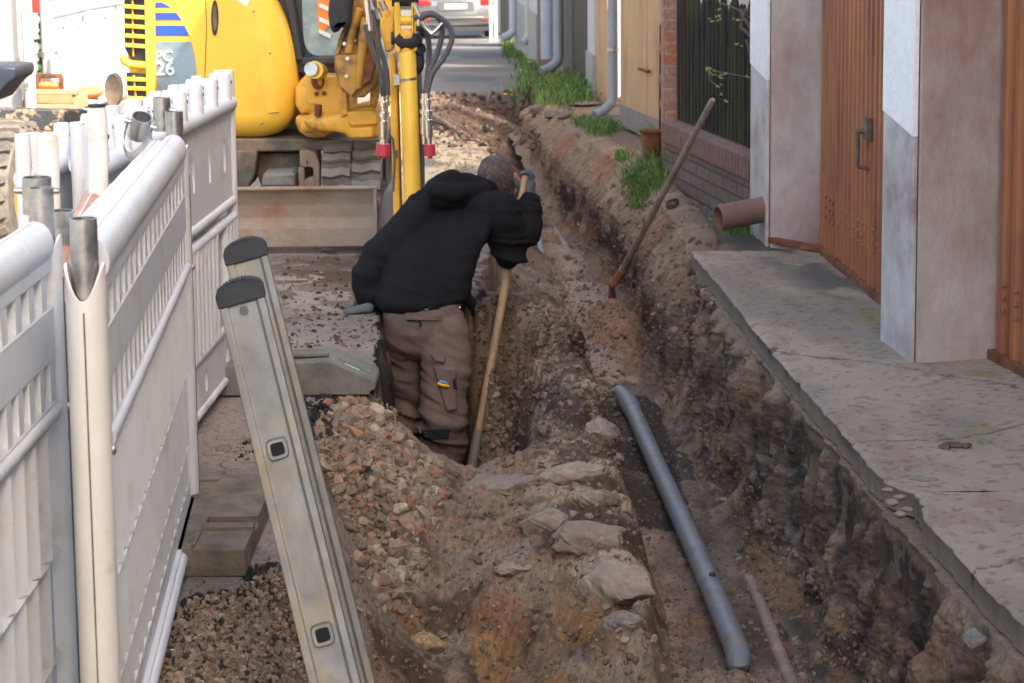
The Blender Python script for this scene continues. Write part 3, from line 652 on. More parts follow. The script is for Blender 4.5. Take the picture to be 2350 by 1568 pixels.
# twigs hanging over the fence
vine = thing('climbing_vine', 'bare brown vine twigs with a few young leaves hanging over the picket fence', 'vine', P(1750, 90, 10.3))
vr = random.Random(3)
for kk, pl_ in enumerate([[(1770, 105), (1725, 85), (1700, 62), (1712, 20)], [(1735, 110), (1722, 60), (1705, 40), (1700, 20)], [(1760, 150), (1738, 145), (1722, 120), (1712, 90)], [(1650, 5), (1690, 20), (1720, 40)], [(1620, 155), (1650, 165), (1690, 172), (1750, 185)], [(1625, 160), (1630, 185), (1650, 200)]]):
    n_ = len(pl_); MB().tube([P(x, y, 10.35+.35*(1752-x)/190) for x, y in pl_], [(.014 if kk < 3 else .005)*(1-.5*i/n_) for i in range(n_)], 7).build('twig', 'bark', vine)
m = MB()
for (x, y) in [(1628, 155), (1634, 162), (1642, 168), (1650, 172), (1660, 173), (1630, 44), (1640, 42), (1648, 38), (1652, 196), (1695, 105), (1712, 178), (1655, 215), (1668, 232), (1650, 20), (1690, 48)]:
    for j in range(3):
        c = P(x+vr.uniform(-7, 7), y+vr.uniform(-6, 6), 10.35+.35*(1752-x)/190-.03); a_ = vr.uniform(0, 6.28); e1 = V(math.cos(a_), .3, math.sin(a_))*.011; e2 = V(-math.sin(a_), .2, math.cos(a_))*.006
        m.add([c-e1, c+e2, c+e1, c-e2], [(0, 1, 2, 3)])
me_ = m.build('leaf_cluster', mat('young_leaf', (.24, .26, .09), .6), vine)

# clay drain pipe from the foot of the far pillar
m = MB(); a_ = P(1648, 500, 9.62); b_ = P(1775, 476, 9.72); m.pipe(b_, a_, .068, .057, 28)
dp = m.build('clay_drain_pipe', 'clay'); tag(dp, 'short reddish clay drain pipe sticking out beside the far garage pillar', 'pipe')
# rusty strip lying at the pillar's foot
m = MB(); m.beam(G(1762, 548, .03), G(1888, 572, .02), .035, .03); tag(m.build('rusty_bar', 'rust', bevel=.003), 'rusty iron bar lying at the foot of the far pillar', 'bar')

# --- cream sheet-metal shed with downpipes further along
cr = thing('cream_metal_shed', 'cream sheet-metal shed doors with rusty seams and grey lower strip', 'shed', (1.0, 14.5, 0))
def plate(name, pa, pb, z0, z1, th, m_, par, bevel=0, label=None):
    a = Vector(pa); b = Vector(pb); d = (b-a).normalized(); n = Vector((0, 0, 1)).cross(d); n = n if n.x < 0 else -n
    mb = MB(); mb.prism([V(a.x, a.y, z0), V(b.x, b.y, z0), V(b.x, b.y, z1), V(a.x, a.y, z1)], -n*th); return mb.build(name, m_, par, bevel, label=label), n
ca = G(1424, 294); cb_ = G(1484, 322); cc = V(cb_.x+(cb_.x-ca.x)*.78, cb_.y+(cb_.y-ca.y)*.78, 0)
def XY(px, Yv): return V((px-1175)/FPX*Yv*1.0, Yv, 0)
o, n = plate('door', ca, cb_, .02, 2.6, .04, 'cream_door', cr, .006)
o2, n = plate('door', cb_+V(.003, -.02, 0), cc, .02, 2.6, .04, 'cream_door', cr, .006)
for q, oo in ((ca, o), (cb_, o2)):
    pass
plate('kick_strip', ca+n*.006, cc+n*.006, .03, .20, .004, 'grey_paint', cr)
for q in (cb_, cc): MB().beam(q+V(0, 0, 0)+n*.03, q+V(0, 0, 2.6)+n*.03, .035, .03).build('rusty_rail', 'rust', cr, .004)
for z in (1.32, .55): MB().tube([ca+(cb_-ca)*.86+n*.03+V(0, 0, z), ca+(cb_-ca)*1.2+n*.03+V(0, 0, z)], .013, 8).build('hinge', 'rust', cr)
m = MB(); m.prism([ca+V(.08, .1, -.2), cc+V(.08, .1, -.2), cc+V(3, .6, -.2), ca+V(3, .4, -.2)], (0, 0, 2.95)); m.build('body', 'wall_grey', cr)
# second cream door, white reveal
c2a = XY(1368, 18.2); c2b = XY(1396, 17.2); o, n = plate('cream_shed_door', c2a, c2b, -.0, 2.6, .04, 'cream_door', None); tag(o, 'narrow cream door left of the grey downpipe', 'door')
MB().beam(c2b+V(.012, 0, 0), c2b+V(.012, 0, 2.6), .03, .03).build('rusty_rail', 'rust', o)
def downpipe(px, y0, Yv, r, m_, lab, shoe=(-.16, -.10), clips=()):
    q = XY(px, Yv); zb = G(px, y0).z; zz = P(px, y0, Yv).z+.10
    mb = MB(); mb.tube([V(q.x, q.y, 3), V(q.x, q.y, zz+.14), V(q.x+shoe[0]*.12, q.y+shoe[1]*.3, zz+.07), V(q.x+shoe[0]*.5, q.y+shoe[1]*.8, zz+.015), V(q.x+shoe[0], q.y+shoe[1]*1.3, zz-.02)], r, 16)
    o = mb.build('downpipe', m_); tag(o, lab, 'downpipe')
    for c in clips: MB().tube([V(q.x, q.y, c-.015), V(q.x, q.y, c+.015)], r*1.15, 16).build('clip', 'galv', o)
    return o
downpipe(1409, 282, 15.9, .042, 'pipe_grey', 'grey zinc downpipe with bent shoe beside the cream metal door', clips=(.62, 1.3))
# houses further back, each a block with its own front
def block(name, pa, ya, pb, yb, m_, lab, cat='building', depth=3.5, h=2.9, plinth=None, mp='wall_grey'):
    a = XY(pa, ya); b = XY(pb, yb); za = float(roadz(np.array(ya)))-.15
    mb = MB(); mb.prism([V(a.x, a.y, za), V(b.x, b.y, za), V(b.x+depth, b.y+.0, za), V(a.x+depth, a.y+.0, za)], (0, 0, h-za))
    t = thing(name, lab, cat, V(a.x, a.y, 0)); mb.build('wall', m_, t)
    if plinth:
        d = (b-a).normalized(); n = V(d.y, -d.x, 0); n = n if n.x < 0 else -n
        mb = MB(); mb.prism([V(a.x, a.y, za)+n*.02-d*.0, V(b.x, b.y, za)+n*.02, V(b.x, b.y, plinth)+n*.02, V(a.x, a.y, plinth)+n*.02], -n*.1); mb.prism([V(b.x, b.y-.012, za)+n*.02, V(b.x+.25, b.y-.012, za)+n*.02, V(b.x+.25, b.y-.012, plinth)+n*.02, V(b.x, b.y-.012, plinth)+n*.02], V(0, .02, 0))
        mb.build('plinth', mp, t)
    return t
block('plaster_pier', 1351, 18.9, 1366, 18.1, 'wall_lav', 'slim white plaster pier with grey foot between dark door and cream door', 'pier', depth=.3, plinth=.42)
bd = block('brown_shed', 1318, 21.0, 1350, 19.0, 'brown_door', 'dark brown boarded shed door behind the grass patch', 'shed')
MB().beam(XY(1316, 21.0)+V(-.01, 0, -.1), XY(1316, 21.0)+V(-.01, 0, 2.6), .05, .05).build('rusty_edge', 'rust', bd)
block('grey_post_shed', 1294, 23.5, 1316, 21.6, mat('grey_boards', (.10, .10, .095), .9, var=.35, vscale=6, stretch=(6, 6, .4)), 'weathered grey board shed between downpipe and rusty edged door', 'shed')
downpipe(1284, 178, 21.5, .06, 'pipe_grey', 'grey downpipe with curved foot in front of the weathered board shed', shoe=(-.2, -.1))
downpipe(1260, 150, 22.5, .085, 'pipe_blue', 'thick pale blue downpipe right of the brown brick pier', shoe=(0, 0))
block('brown_pier', 1236, 26.5, 1250, 25.6, mat('brown_brick_pier', (.16, .10, .075), .9, var=.3, vscale=12), 'brown brick pier between lavender house and blue downpipe', 'pier', depth=.3)
block('lavender_house', 1186, 32.5, 1236, 26.8, 'wall_lav', 'pale lavender house wall with grey plinth far down the lane', plinth=.42, h=3.2)
downpipe(1181, 97, 32.0, .07, 'wall_lav', 'thin whitish downpipe with shoe at the far corner of the lavender house', shoe=(-.2, -.1))
downpipe(1216, 110, 28.8, .06, 'wall_white', 'white pipe added in place of a bright sunlit strip on the lavender house', shoe=(-.1, -.1))  # pipe added where the wall only has a sunlit strip
block('olive_pier', 1151, 38.5, 1175, 36.5, 'brown_post', 'olive brown gate pier beside the parked car', 'pier', depth=.6)
for k, (px, lab) in enumerate(((1130, 'cream gate post just right of the parked car'), (1141, 'cream gate post next to the olive pier'))):
    q = XY(px, 41); m = MB(); m.box(V(q.x, q.y, .6), (.07, .07, 4)); tag(m.build('gate_post', 'wall_white'), lab, 'post', 'cream gate posts behind the car')
block('cream_house', 1120, 55, 1180, 48, mat('cream_render', (.60, .52, .36), .9), 'cream house wall far behind the parked car', h=4)
# orange house beyond the fence
oh = thing('orange_house', 'orange rendered house beyond the picket fence', 'building', (7, 22, 0))
m = MB(); m.box((6.2, 22, 2), (5, 6, 5)); m.build('wall', 'orange_wall', oh)
m = MB(); m.prism([(3.4, 18.7, 4.52), (6.2, 18.7, 6.4), (9, 18.7, 4.52)], (0, 6.6, 0)); m.build('roof', 'roof', oh)
for x, z in ((4.8, 2.6), (6.6, 2.6)):
    m = MB(); m.box((x, 18.99, z), (.9, .03, 1.1)); wn = m.build('window', 'white', oh); m = MB(); m.box((x, 18.965, z), (.78, .01, .98)); m.build('pane', 'glass', wn)

# --- left background: white house with downpipes
lh = thing('white_house', 'white rendered house with grey plinth at the far left edge', 'building', (-6, 17, 0))
m = MB(); m.prism([(-3.68, 14, -.2), (-9, 14, -.2), (-12, 21, -.2), (-6.1, 21, -.2)], (0, 0, 5.2)); m.build('wall', 'wall_white', lh)
q0 = P(47, 121, 14.0)
m = MB(); m.prism([(-3.665, 13.985, -.2), (-9, 13.985, -.2), (-12, 21.01, -.2), (-6.08, 21.01, -.2)], (0, 0, .92)); m.build('plinth', 'wall_grey', lh)
for px, yv, lab in ((62, 13.9, 'white downpipe on the corner of the white house'), (104, 17.5, 'pale grey downpipe right of the red panel')):
    q = XY(px-2, yv); m = MB(); m.tube([V(q.x, q.y, 4), V(q.x+.03, q.y, -.02)], .042, 14); o = m.build('downpipe', 'wall_lav'); tag(o, lab, 'downpipe')
    MB().tube([V(q.x, q.y, .50), V(q.x, q.y, .55)], .05, 14).build('clip', 'galv', o)
m = MB(); a_ = P(70, 100, 19); b_ = P(94, -40, 19); m.box(((a_.x+b_.x)/2, 19, 1.6), (abs(b_.x-a_.x), .12, 1.5)); o = m.build('board', 'red', bevel=.01); tag(o, 'red painted board behind the left downpipes', 'board')
m = MB(); a_ = P(72, 98, 18.9); m.box((a_.x+.05, 18.9, a_.z+.02), (.14, .06, .03)); m.build('lower_edge', 'black', o)
lb = thing('back_house', 'pale house across the yard behind the white plastic barriers', 'building', (-8, 27, 0))
MB().box((-10, 28, 2.4), (14, 5, 5)).build('wall', 'wall_white', lb)
MB().box((-10, 27.97, -.4), (14.02, 5.02, .9)).build('plinth', 'wall_grey', lb)
MB().prism([(-17.2, 25.2, 4.92), (-17.2, 28, 7), (-17.2, 30.8, 4.92)], (14.6, 0, 0)).build('roof', 'roof', lb)
# ------------------------------------------------------------------ plastic traffic barriers
def barrier_rib(name, label, A, B, H=1.10, tubes=(1, 1), group='white ribbed barriers on the left', face=1, mats='plastic', sleeve=(1, 1)):
    """fine-ribbed barrier from ground point A (near) to B (far); face side = towards the street (+x)"""
    A = V(A[0], A[1], 0); B = V(B[0], B[1], 0); d = (B-A).normalized(); n = V(d.y, -d.x, 0)
    L = (B-A).length; t = thing(name, label, 'barrier', A, group)
    def q(s, o, z): return A+d*s+n*o+V(0, 0, z)
    # rounded top rail made of moulded sections
    r = .036; mb = MB(); S_ = []; s = .06
    prof = []
    while s < L-.06:
        for ds, k in ((0, 1.0), (.010, 1.0), (.012, 1.0), (.0135, 1.022), (.015, 1.025), (.029, 1.025), (.0305, 1.022), (.032, 1.0), (.034, 1.0), (.1, 1.0), (.2, 1.0)): prof.append((min(s+ds, L-.06), k))
        s += .235
    prof.append((L-.06, 1.0))
    for s, k in prof:
        ring = []
        for i in range(18):
            a = 2*math.pi*i/18; yy = math.cos(a)*r*k; zz = math.sin(a)*r*1.25*k
            if zz < -r*.9: zz = -r*.9
            ring.append(q(s, yy, H-.045+zz))
        S_.append(ring)
    mb.rings(S_); o = mb.build('top_rail', mats, t)
    mb = MB(); mb.beam(q(.07, -.0006, H+.0006), q(L-.07, 0, H+.0006), .0035, .0025)
    mb.build('mould_seam', 'plastic_old', o)
    # core sheet and flat bands
    mb = MB()
    def band(z0, z1, o0, o1, s0=.05, s1=None):
        s1 = s1 or L-.05; mb.prism([q(s0, o0, z0), q(s0, o1, z0), q(s0, o1, z1), q(s0, o0, z1)], d*(s1-s0))
    band(.06, H-.06, -.010, .006); band(H-.10, H-.06, -.02, .0285)
    band(H-.27, H-.165, -.022, .028); band(.035, .075, -.03, .03); band(.07, .13, -.02, .018)
    band(H-.375, H-.355, -.02, .026)
    mb.build('panel', mats, t, bevel=.003)
    mb = MB(); mb.tube([q(.05, .022, H-.372), q(L-.05, .022, H-.372)], .016, 12); mb.tube([q(.05, .026, .05), q(L-.05, .026, .05)], .018, 12); mb.build('lower_rail', mats, t)
    # slot bars with slanted foot
    def bars(z0, z1, pitch, wd, o1, fs, foot):
        mb = MB(); s = .09
        while s < L-.07:
            mb.add([q(s-wd/2, .005, z0), q(s+wd/2, .005, z0), q(s+wd/2, o1, z0), q(s-wd/2, o1, z0), q(s-wd/2, .005, z1), q(s+wd/2, .005, z1), q(s+wd/2, o1, z1), q(s-wd/2, o1, z1)],
                   [(3, 2, 1, 0), (4, 5, 6, 7), (0, 1, 5, 4), (1, 2, 6, 5), (2, 3, 7, 6), (3, 0, 4, 7)]); s += pitch
        if foot: mb.prism([q(.06, .005, z0-.004), q(.06, o1+.002, z0-.004), q(.06, .007, z0+.030)], d*(L-.12))
        return mb
    mb = bars(H-.165, H-.065, .098, .040, .027, 0, True)
    mb2 = bars(H-.350, H-.265, .082, .034, .027, 0, True)
    mb.build('slot_bars', mats, t, label='upper row of slots'); mb2.build('slot_bars', mats, t, label='middle row of slots')
    # fine ribs in three steps
    for (z0, z1, o1) in ((.455, H-.385, .030), (.245, .450, .024), (.070, .240, .019)):
        mb = MB(); s = .075
        while s < L-.06:
            ww = .036; mb.add([q(s-ww, .005, z0), q(s+ww, .005, z0), q(s, o1, z0), q(s-ww, .005, z1), q(s+ww, .005, z1), q(s, o1, z1)], [(0, 1, 2), (5, 4, 3), (0, 2, 5, 3), (1, 4, 5, 2), (0, 3, 4, 1)]); s += .092
        mb.prism([q(.06, .005, z1-.004), q(.06, o1+.002, z1-.002), q(.06, .005, z1+.012)], d*(L-.12))
        mb.build('ribs', mats, t)
    # end posts: plastic sleeve around a galvanised tube
    for e, s in enumerate((0.0, L)):
        if not sleeve[e]: continue
        mb = MB(); sg = 1 if e == 0 else -1
        mb.pipe(q(s, 0, .02), q(s, 0, H-.10), .0365, .0315, 30, scoop=lambda c, s_: .065*s_*s_)
        po = mb.build('end_post', 'plastic_old' if e == 0 else mats, t)
        mb = MB(); mb.beam(q(s, .0368 if e else -.0, .03)-d*(.0372 if e == 0 else 0), q(s, .0368 if e else 0, H-.12)-d*(.0372 if e == 0 else 0), .003, .0025, up=(1, 0, 0)); mb.build('mould_seam', 'concrete_brown', po)
        if tubes[e]:
            mb = MB(); mb.pipe(q(s, 0, .0), q(s, 0, H+.045+(.012 if e else 0)), .0245, .0215, 30); mb.build('steel_tube', 'galv', t)
            mb = MB(); z = .72; mb.ell(q(s, .038, z), (.006, .006, .009), seg=10, rg=6); mb.build('bolt', 'galv', po)
    return t
def loop_clip(q0, tilt, sc=1.0, parent=None, r=.026):
    """a galvanised tube end with a bolted strap loop"""
    pass
# A: leftmost near barrier, B: its neighbour with the cream post, then the ones stacked behind
fa = P(96, 505, 3.62); barrier_rib('plastic_barrier', 'ribbed white barrier cut off by the left picture edge, nearest the corner', (-.90, 1.65), (fa.x+.0, 3.62), H=1.10)
nb_ = P(196, 640, 3.30); fb = P(385, 330, 5.15)
TB = barrier_rib('plastic_barrier', 'ribbed white barrier with tall cream end post and open steel tube, left of the ladder', (nb_.x, 3.30), (fb.x+.02, 5.15), H=1.10, tubes=(1, 1))
mb = MB(); mb.box(V(0, 0, 0), (.002, .012, .06)); 
st = None
nb2 = P(168, 600, 3.62); fb2 = P(318, 365, 5.05)
barrier_rib('plastic_barrier', 'ribbed white barrier stacked directly behind the one with the cream end post', (nb2.x-.005, 3.75), (fb2.x+.02, 5.25), H=1.075, tubes=(0, 0), sleeve=(0, 0))
nb3 = P(140, 700, 3.78)
barrier_rib('plastic_barrier', 'faded reddish barrier standing in the gap left of the cream end post', (nb3.x-.03, 3.95), (-1.22, 5.75), H=.99, tubes=(0, 0), mats='plastic_red', sleeve=(1, 0))
# strap loops on steel tubes
def strap_tube(name, lab, base, top, r=.026, loop=.05, drop=.02, side=0):
    t = thing(name, lab, 'steel tube', base, 'steel tubes with strap loops')
    base = Vector(base); top = Vector(top); MB().pipe(base, top, r, r-.003, 26).build('tube', 'galv', t)
    d = (top-base).normalized(); x = V(1, 0, 0); x = (x-d*x.dot(d)).normalized(); y = d.cross(x)
    c = base+d*((top-base).length*.62); pts_ = []
    for k in range(15):
        a = math.pi*k/14; pts_.append(c+x*(math.cos(a)*(r+.006))-V(0, 1, 0)*(math.sin(a)*loop*.9)-d*(math.sin(a)*(loop+drop)))
    mb = MB()
    ring = []
    for i, p in enumerate(pts_):
        tn = (pts_[min(i+1, 14)]-pts_[max(0, i-1)]).normalized(); w_ = tn.cross(V(0, 0, 1)).normalized()
        ring.append([p+V(0, 0, .008)+w_*.0015, p+V(0, 0, -.008)+w_*.0015, p+V(0, 0, -.008)-w_*.0015, p+V(0, 0, .008)-w_*.0015])
    mb.rings(ring); mb.build('strap', 'galv', t)
    mb = MB()
    for s in (-1, 1): mb.tube([c+x*s*(r-.002), c+x*s*(r+.016)], .006, 8)
    mb.build('bolt', 'galv', t)
    return t
strap_tube('tube_end', 'tilted steel tube with a wide strap loop above the stacked barrier', P(316, 312, 5.0), P(326, 268, 4.97), r=.027, loop=.075, drop=.02)
strap_tube('tube_end', 'upright steel tube with strap at the corner where two barriers meet', P(372, 300, 5.3), P(371, 224, 5.3), r=.0245, loop=.03, drop=.01)
strap_tube('tube_end', 'wide steel tube with side bolts rising behind the leftmost barrier rail', P(86, 490, 3.72), P(84, 406, 3.72), r=.029, loop=.0, drop=-.0)
strap_tube('tube_end', 'dark rimmed tube end between the two near steel tubes', P(140, 560, 3.85), P(140, 483, 3.85), r=.026, loop=.0, drop=.0)

def barrier_nub(label, A, B, H=1.02, zb=.05, nubs=8, group='white barriers with peg tops', pegh=.085, holes=True, parent=None):
    A = V(A[0], A[1], 0); B = V(B[0], B[1], 0); d = (B-A).normalized(); n = V(d.y, -d.x, 0); L = (B-A).length
    t = thing('plastic_barrier', label, 'barrier', A, group)
    def q(s, o, z): return A+d*s+n*o+V(0, 0, z)
    mb = MB(); mb.tube([q(0, 0, H-.03), q(L, 0, H-.03)], .030, 16); mb.build('top_rail', 'plastic', t)
    # pegs
    mb = MB(); s = .10
    for k in range(nubs):
        s = .08+(L-.16)*k/(nubs-1)
        rr_ = []
        for z, sc in ((H-.04, 1.15), (H, 1.0), (H+pegh-.01, .95), (H+pegh, .78)): rr_.append([q(s+math.cos(a)*.030*sc, math.sin(a)*.024*sc, z) for a in [2*math.pi*i/12+.2 for i in range(12)]])
        m = MB(); m.rings(rr_); pg = m.build('peg', 'plastic', t)
        m = MB(); m.tube([q(s, .022, H+pegh*.62), q(s, .026, H+pegh*.62)], .006, 8); m.tube([q(s, -.022, H+pegh*.62), q(s, -.026, H+pegh*.62)], .006, 8); m.build('peg_hole', 'darksteel', pg)
    # upper panel with oval openings
    def ovalsheet(z0, z1, nh, zc, rz, rs, th=.014):
        m = MB(); W_ = (L-.04)/nh
        for k in range(nh):
            c0 = .02+W_*k; cx = c0+W_/2; N = 24; outer = []; inner = []
            for i in range(N):
                a = 2*math.pi*(i+.5)/N; ux, uz = math.cos(a), math.sin(a); tx = (W_/2)/abs(ux) if abs(ux) > 1e-6 else 1e9
                tz = ((z1-zc) if uz > 0 else (zc-z0))/max(abs(uz), 1e-6); k_ = min(tx, tz); outer.append((cx+ux*k_, zc+uz*k_)); inner.append((cx+ux*rs, zc+uz*rz))
            # true corners
            vs = []; 
            for (o_) in (-th/2, th/2):
                vs += [q(a_, o_, b_) for a_, b_ in outer]+[q(a_, o_, b_) for a_, b_ in inner]
            fs = []
            for i in range(N):
                j = (i+1) % N
                fs += [(i, j, N+j, N+i), (2*N+j, 2*N+i, 3*N+i, 3*N+j), (N+i, N+j, 3*N+j, 3*N+i), (j, i, 2*N+i, 2*N+j)]
            m.add(vs, fs)
            for sa, za in ((c0, z0), (c0+W_, z0), (c0+W_, z1), (c0, z1)):
                near = sorted(outer, key=lambda p: (p[0]-sa)**2+(p[1]-za)**2)[:2]
                m.prism([q(sa, -th/2, za), q(near[0][0], -th/2, near[0][1]), q(near[1][0], -th/2, near[1][1])], n*th)
        return m
    ovalsheet(.69, H-.05, 7, .855, .062, .022).build('upper_panel', 'plastic', t)
    ovalsheet(zb+.02, .23, 5, .145, .040, .022).build('lower_panel', 'plastic', t)
    mb = MB()
    for z in (.675, .615, .245): mb.tube([q(0, 0, z), q(L, 0, z)], .020, 12)
    mb.tube([q(0, 0, zb+.01), q(L, 0, zb+.01)], .018, 12); mb.build('tube_rail', 'plastic', t)
    # ribbed middle with two openings
    mb = MB(); s = .03; k = 0
    while s < L-.02:
        f = (s/L*3) % 1
        if .42 < f < .62: mb.prism([q(s-.011, -.008, .25), q(s-.011, .008, .25), q(s-.011, .008, .40), q(s-.011, -.008, .40)], d*.06)
        else: mb.tube([q(s, 0, .25), q(s, 0, .61)], .022, 10)
        s += .066
    mb.build('ribs', 'plastic', t)
    for s in (0, L):
        mb = MB(); mb.tube([q(s, 0, zb-.03), q(s, 0, H+.09)], .021, 14); mb.build('end_post', 'plastic', t)
    return t
barrier_nub('peg topped white barrier reaching furthest towards the excavator, above the grey foot block', (-1.095, 4.85), (-1.025, 6.78), H=1.06, pegh=.085)
barrier_nub('peg topped white barrier in the back row next to the black tyre', (-1.30, 4.95), (-1.16, 6.9), H=1.03)
barrier_nub('peg topped white barrier in the middle of the stack, mostly hidden', (-1.20, 5.15), (-1.10, 7.05), H=1.04)
# tall plain posts of barriers standing in the stack
def post(lab, px, y0, y1, Yv, r, lean=0, cap=False):
    a = P(px, y0, Yv); b = P(px+lean, y1, Yv); a.z = .03
    t = thing('barrier_post', lab, 'post', a, 'plain white posts in the barrier stack')
    rg = []
    d = b-a
    for f, sc in ((0, 1), (.5, 1), (.975, 1), (.99, .93), (1, .8)): rg.append([a+d*f+V(math.cos(k)*r*sc, math.sin(k)*r*.9*sc, 0) for k in [2*math.pi*i/18 for i in range(18)]])
    m = MB(); m.rings(rg); m.build('sleeve', 'plastic_old', t)
    m = MB(); m.tube([a+d*.80+V(0, -r*.9, 0), a+d*.80+V(0, -r*.9-.004, 0)], .004, 8); m.build('hole', 'darksteel', t)
    if cap: m = MB(); m.tube([b+V(0, 0, 0), b+V(0, 0, .006)], r*.85, 16); m.build('cap', 'rubber', t)
post('short plain white post nearest the black tyre', 109, 560, 306, 4.35, .025)
post('tall leaning white post with a dark cap in front of the back row', 214, 520, 245, 4.75, .026, 8, True)
post('thick white post with a split top beside the upright steel tube', 306, 420, 228, 5.5, .027)

# ------------------------------------------------------------------ foot blocks
def block_foot(name, lab, poly, h, m, cat='foot block', bev=.012):
    pass
ft = thing('foot_block', 'grey green concrete foot block with sloping end under the far barrier', 'foot block', G(680, 905))
c0 = G(640, 905, 0); c1 = G(868, 888, 0)
x0, x1 = c0.x-.32, c1.x; yf = c0.y-.04
prof = [(x0, 0), (x0, .105), (x1-.17, .125), (x1-.15, .122), (x1-.01, .055), (x1, .045), (x1, .02), (x1-.02, .012), (x1-.02, 0)]
mb = MB(); mb.prism([V(a, yf, b+.004) for a, b in prof], (0, .22, 0)); fo = mb.build('body', 'concrete', ft, bevel=.010)
mb = MB(); mb.prism([V(x1-.40, yf+.06, .128), V(x1-.17, yf+.06, .1315), V(x1-.17, yf+.10, .1315), V(x1-.40, yf+.10, .128)], (0, 0, .012)); mb.prism([V(x1-.14, yf+.07, .119), V(x1-.02, yf+.07, .063), V(x1-.02, yf+.15, .063), V(x1-.14, yf+.15, .119)], (0, 0, .006)); mb.build('raised_strip', 'concrete', ft, bevel=.003)
mb = MB(); mb.prism([V(x1-.155, yf+.045, .1235), V(x1-.06, yf+.045, .080), V(x1-.06, yf+.062, .080), V(x1-.155, yf+.062, .1235)], (0, 0, .004)); mb.build('green_mark', 'green', ft)
# recessed recycled-plastic foot near the ladder
f2 = thing('foot_block', 'brown recessed foot block between the near barrier and the ladder', 'foot block', G(465, 1340))
A0 = G(385, 1335, .0); A1 = G(555, 1342, 0); A2 = G(535, 1150, .0)
xl, xr = A0.x-.10, A1.x; y0, y1 = A0.y+.03, A2.y+.02; hh = .075
def fx(px, py, z): return G(px, py, z)
mb = MB(); xm = xr-.135
mb.box(*uq(xl, xm, y0, y1, .004, hh)); mb.box(*uq(xm, xr, y0, y0+.16, .004, hh-.003)); mb.box(*uq(xm, xr, y0+.16, y0+.20, .004, hh+.006)); mb.box(*uq(xm, xr, y0+.27, y1, .004, hh)); mb.box(*uq(xm, xr, y0+.20, y0+.27, .004, .02)); mb.box(*uq(xr-.012, xr, y0+.2, y0+.27, .004, hh-.02))
mb.build('body', 'concrete_brown', f2, bevel=.006)
mb = MB(); mb.box(*uq(xm+.02, xr-.03, y0+.035, y0+.13, hh-.006, hh-.001)); mb.build('pad', 'concrete_brown', f2, bevel=.004)
mb = MB(); mb.box(*uq(xl, xm-.02, y1-.07, y1-.055, hh, hh+.008)); mb.box(*uq(xm-.006, xm+.004, y0+.02, y0+.2, hh, hh+.006)); mb.build('ridge', 'concrete_brown', f2, bevel=.002)

# ------------------------------------------------------------------ ladder
lad = thing('ladder', 'dusty aluminium ladder seen edge-on leaning out of the trench in the foreground', 'ladder', V(-.05, 3.1, -.6))
T1 = P(549, 668, 3.98); B1 = P(768, 1568, 3.58); dirL = (T1-B1).normalized(); Bx = T1-dirL*1.75
rv = V(-.050, .44, .015)                # along the rungs, towards the far rail
nx = rv.normalized(); wid_ = dirL.cross(nx).normalized()
if wid_.x < 0: wid_ = -wid_
def rail(T, Bq, lab):
    w2, th = .050, .026
    prof = [(-w2, 0), (-w2+.016, 0), (-w2+.020, .004), (w2-.020, .004), (w2-.016, 0), (w2, 0), (w2, th), (-w2, th)]
    mb = MB(); rg = [[p+wid_*a+nx*b for a, b in prof] for p in (Bq, T)]; mb.rings(rg); return mb.build('rail', 'alu', lad, bevel=.002, label=lab)
def capm(T):
    mb = MB(); rg = []
    N = 12
    def sec(k, e): return [T+wid_*(-.053)+nx*e, T+wid_*.053+nx*e]
    poly = [(-.053, -.028), (.053, -.028), (.053, .0), (.047, .013), (.030, .021), (0, .0245), (-.030, .021), (-.047, .013), (-.053, .0)]
    mb.prism([T+wid_*a+dirL*b-nx*.003 for a, b in poly], nx*.032); o = mb.build('end_cap', 'rubber', lad, bevel=.003)
    mb = MB()
    for i in range(14):
        f = (i+.5)/14*2-1; h_ = .0245-(abs(f)**2.5)*.018; mb.beam(T+wid_*(f*.048)+dirL*h_-nx*.004, T+wid_*(f*.048)+dirL*h_+nx*.031, .004, .004, up=dirL)
    mb.build('grip_teeth', 'rubber', o)
r1 = rail(T1, Bx, 'near rail with two square rung ends'); r2 = rail(T1+rv, Bx+rv, 'far rail'); capm(T1); capm(T1+rv)
mb = MB(); mb.tube([T1-dirL*.045-nx*.004, T1-dirL*.045+nx*.006], .009, 12); mb.build('rivet', 'alu', r1)
def onrail(px, py):
    d = ray(px, py); nn = nx; t = (T1-V(0, 0, CAMH)).dot(nn)/d.dot(nn); p = V(0, 0, CAMH)+d*t; return T1-dirL*((T1-p).dot(dirL))
pa_, pb_ = onrail(640, 1090), onrail(745, 1535); stp = pb_-pa_
for k in (-1, 0, 1, 2, 3):
    c = pa_+stp*k
    if k == -1: continue
    e = .020; 
    def sq(e_, o_): 
        r_ = []
        for i in range(20):
            a = 2*math.pi*i/20; cx = math.copysign(abs(math.cos(a))**.45, math.cos(a)); sx = math.copysign(abs(math.sin(a))**.45, math.sin(a)); r_.append(c+wid_*cx*e_+dirL*sx*e_+nx*o_)
        return r_
    mb = MB(); mb.rings([sq(.0145, .46), sq(.0145, .0), sq(.0145, -.004), sq(.0205, -.0045), sq(.0225, -.001), sq(.0225, .004)], cap=False)
    rg = mb.build('rung', 'alu', lad, label=None)
    mb = MB(); mb.rings([sq(.0142, -.0022), sq(.0142, -.0012)]); mb.build('rung_bore_shade', 'bore', rg)  # black disc stands for the shade inside the hollow rung
mb = MB()
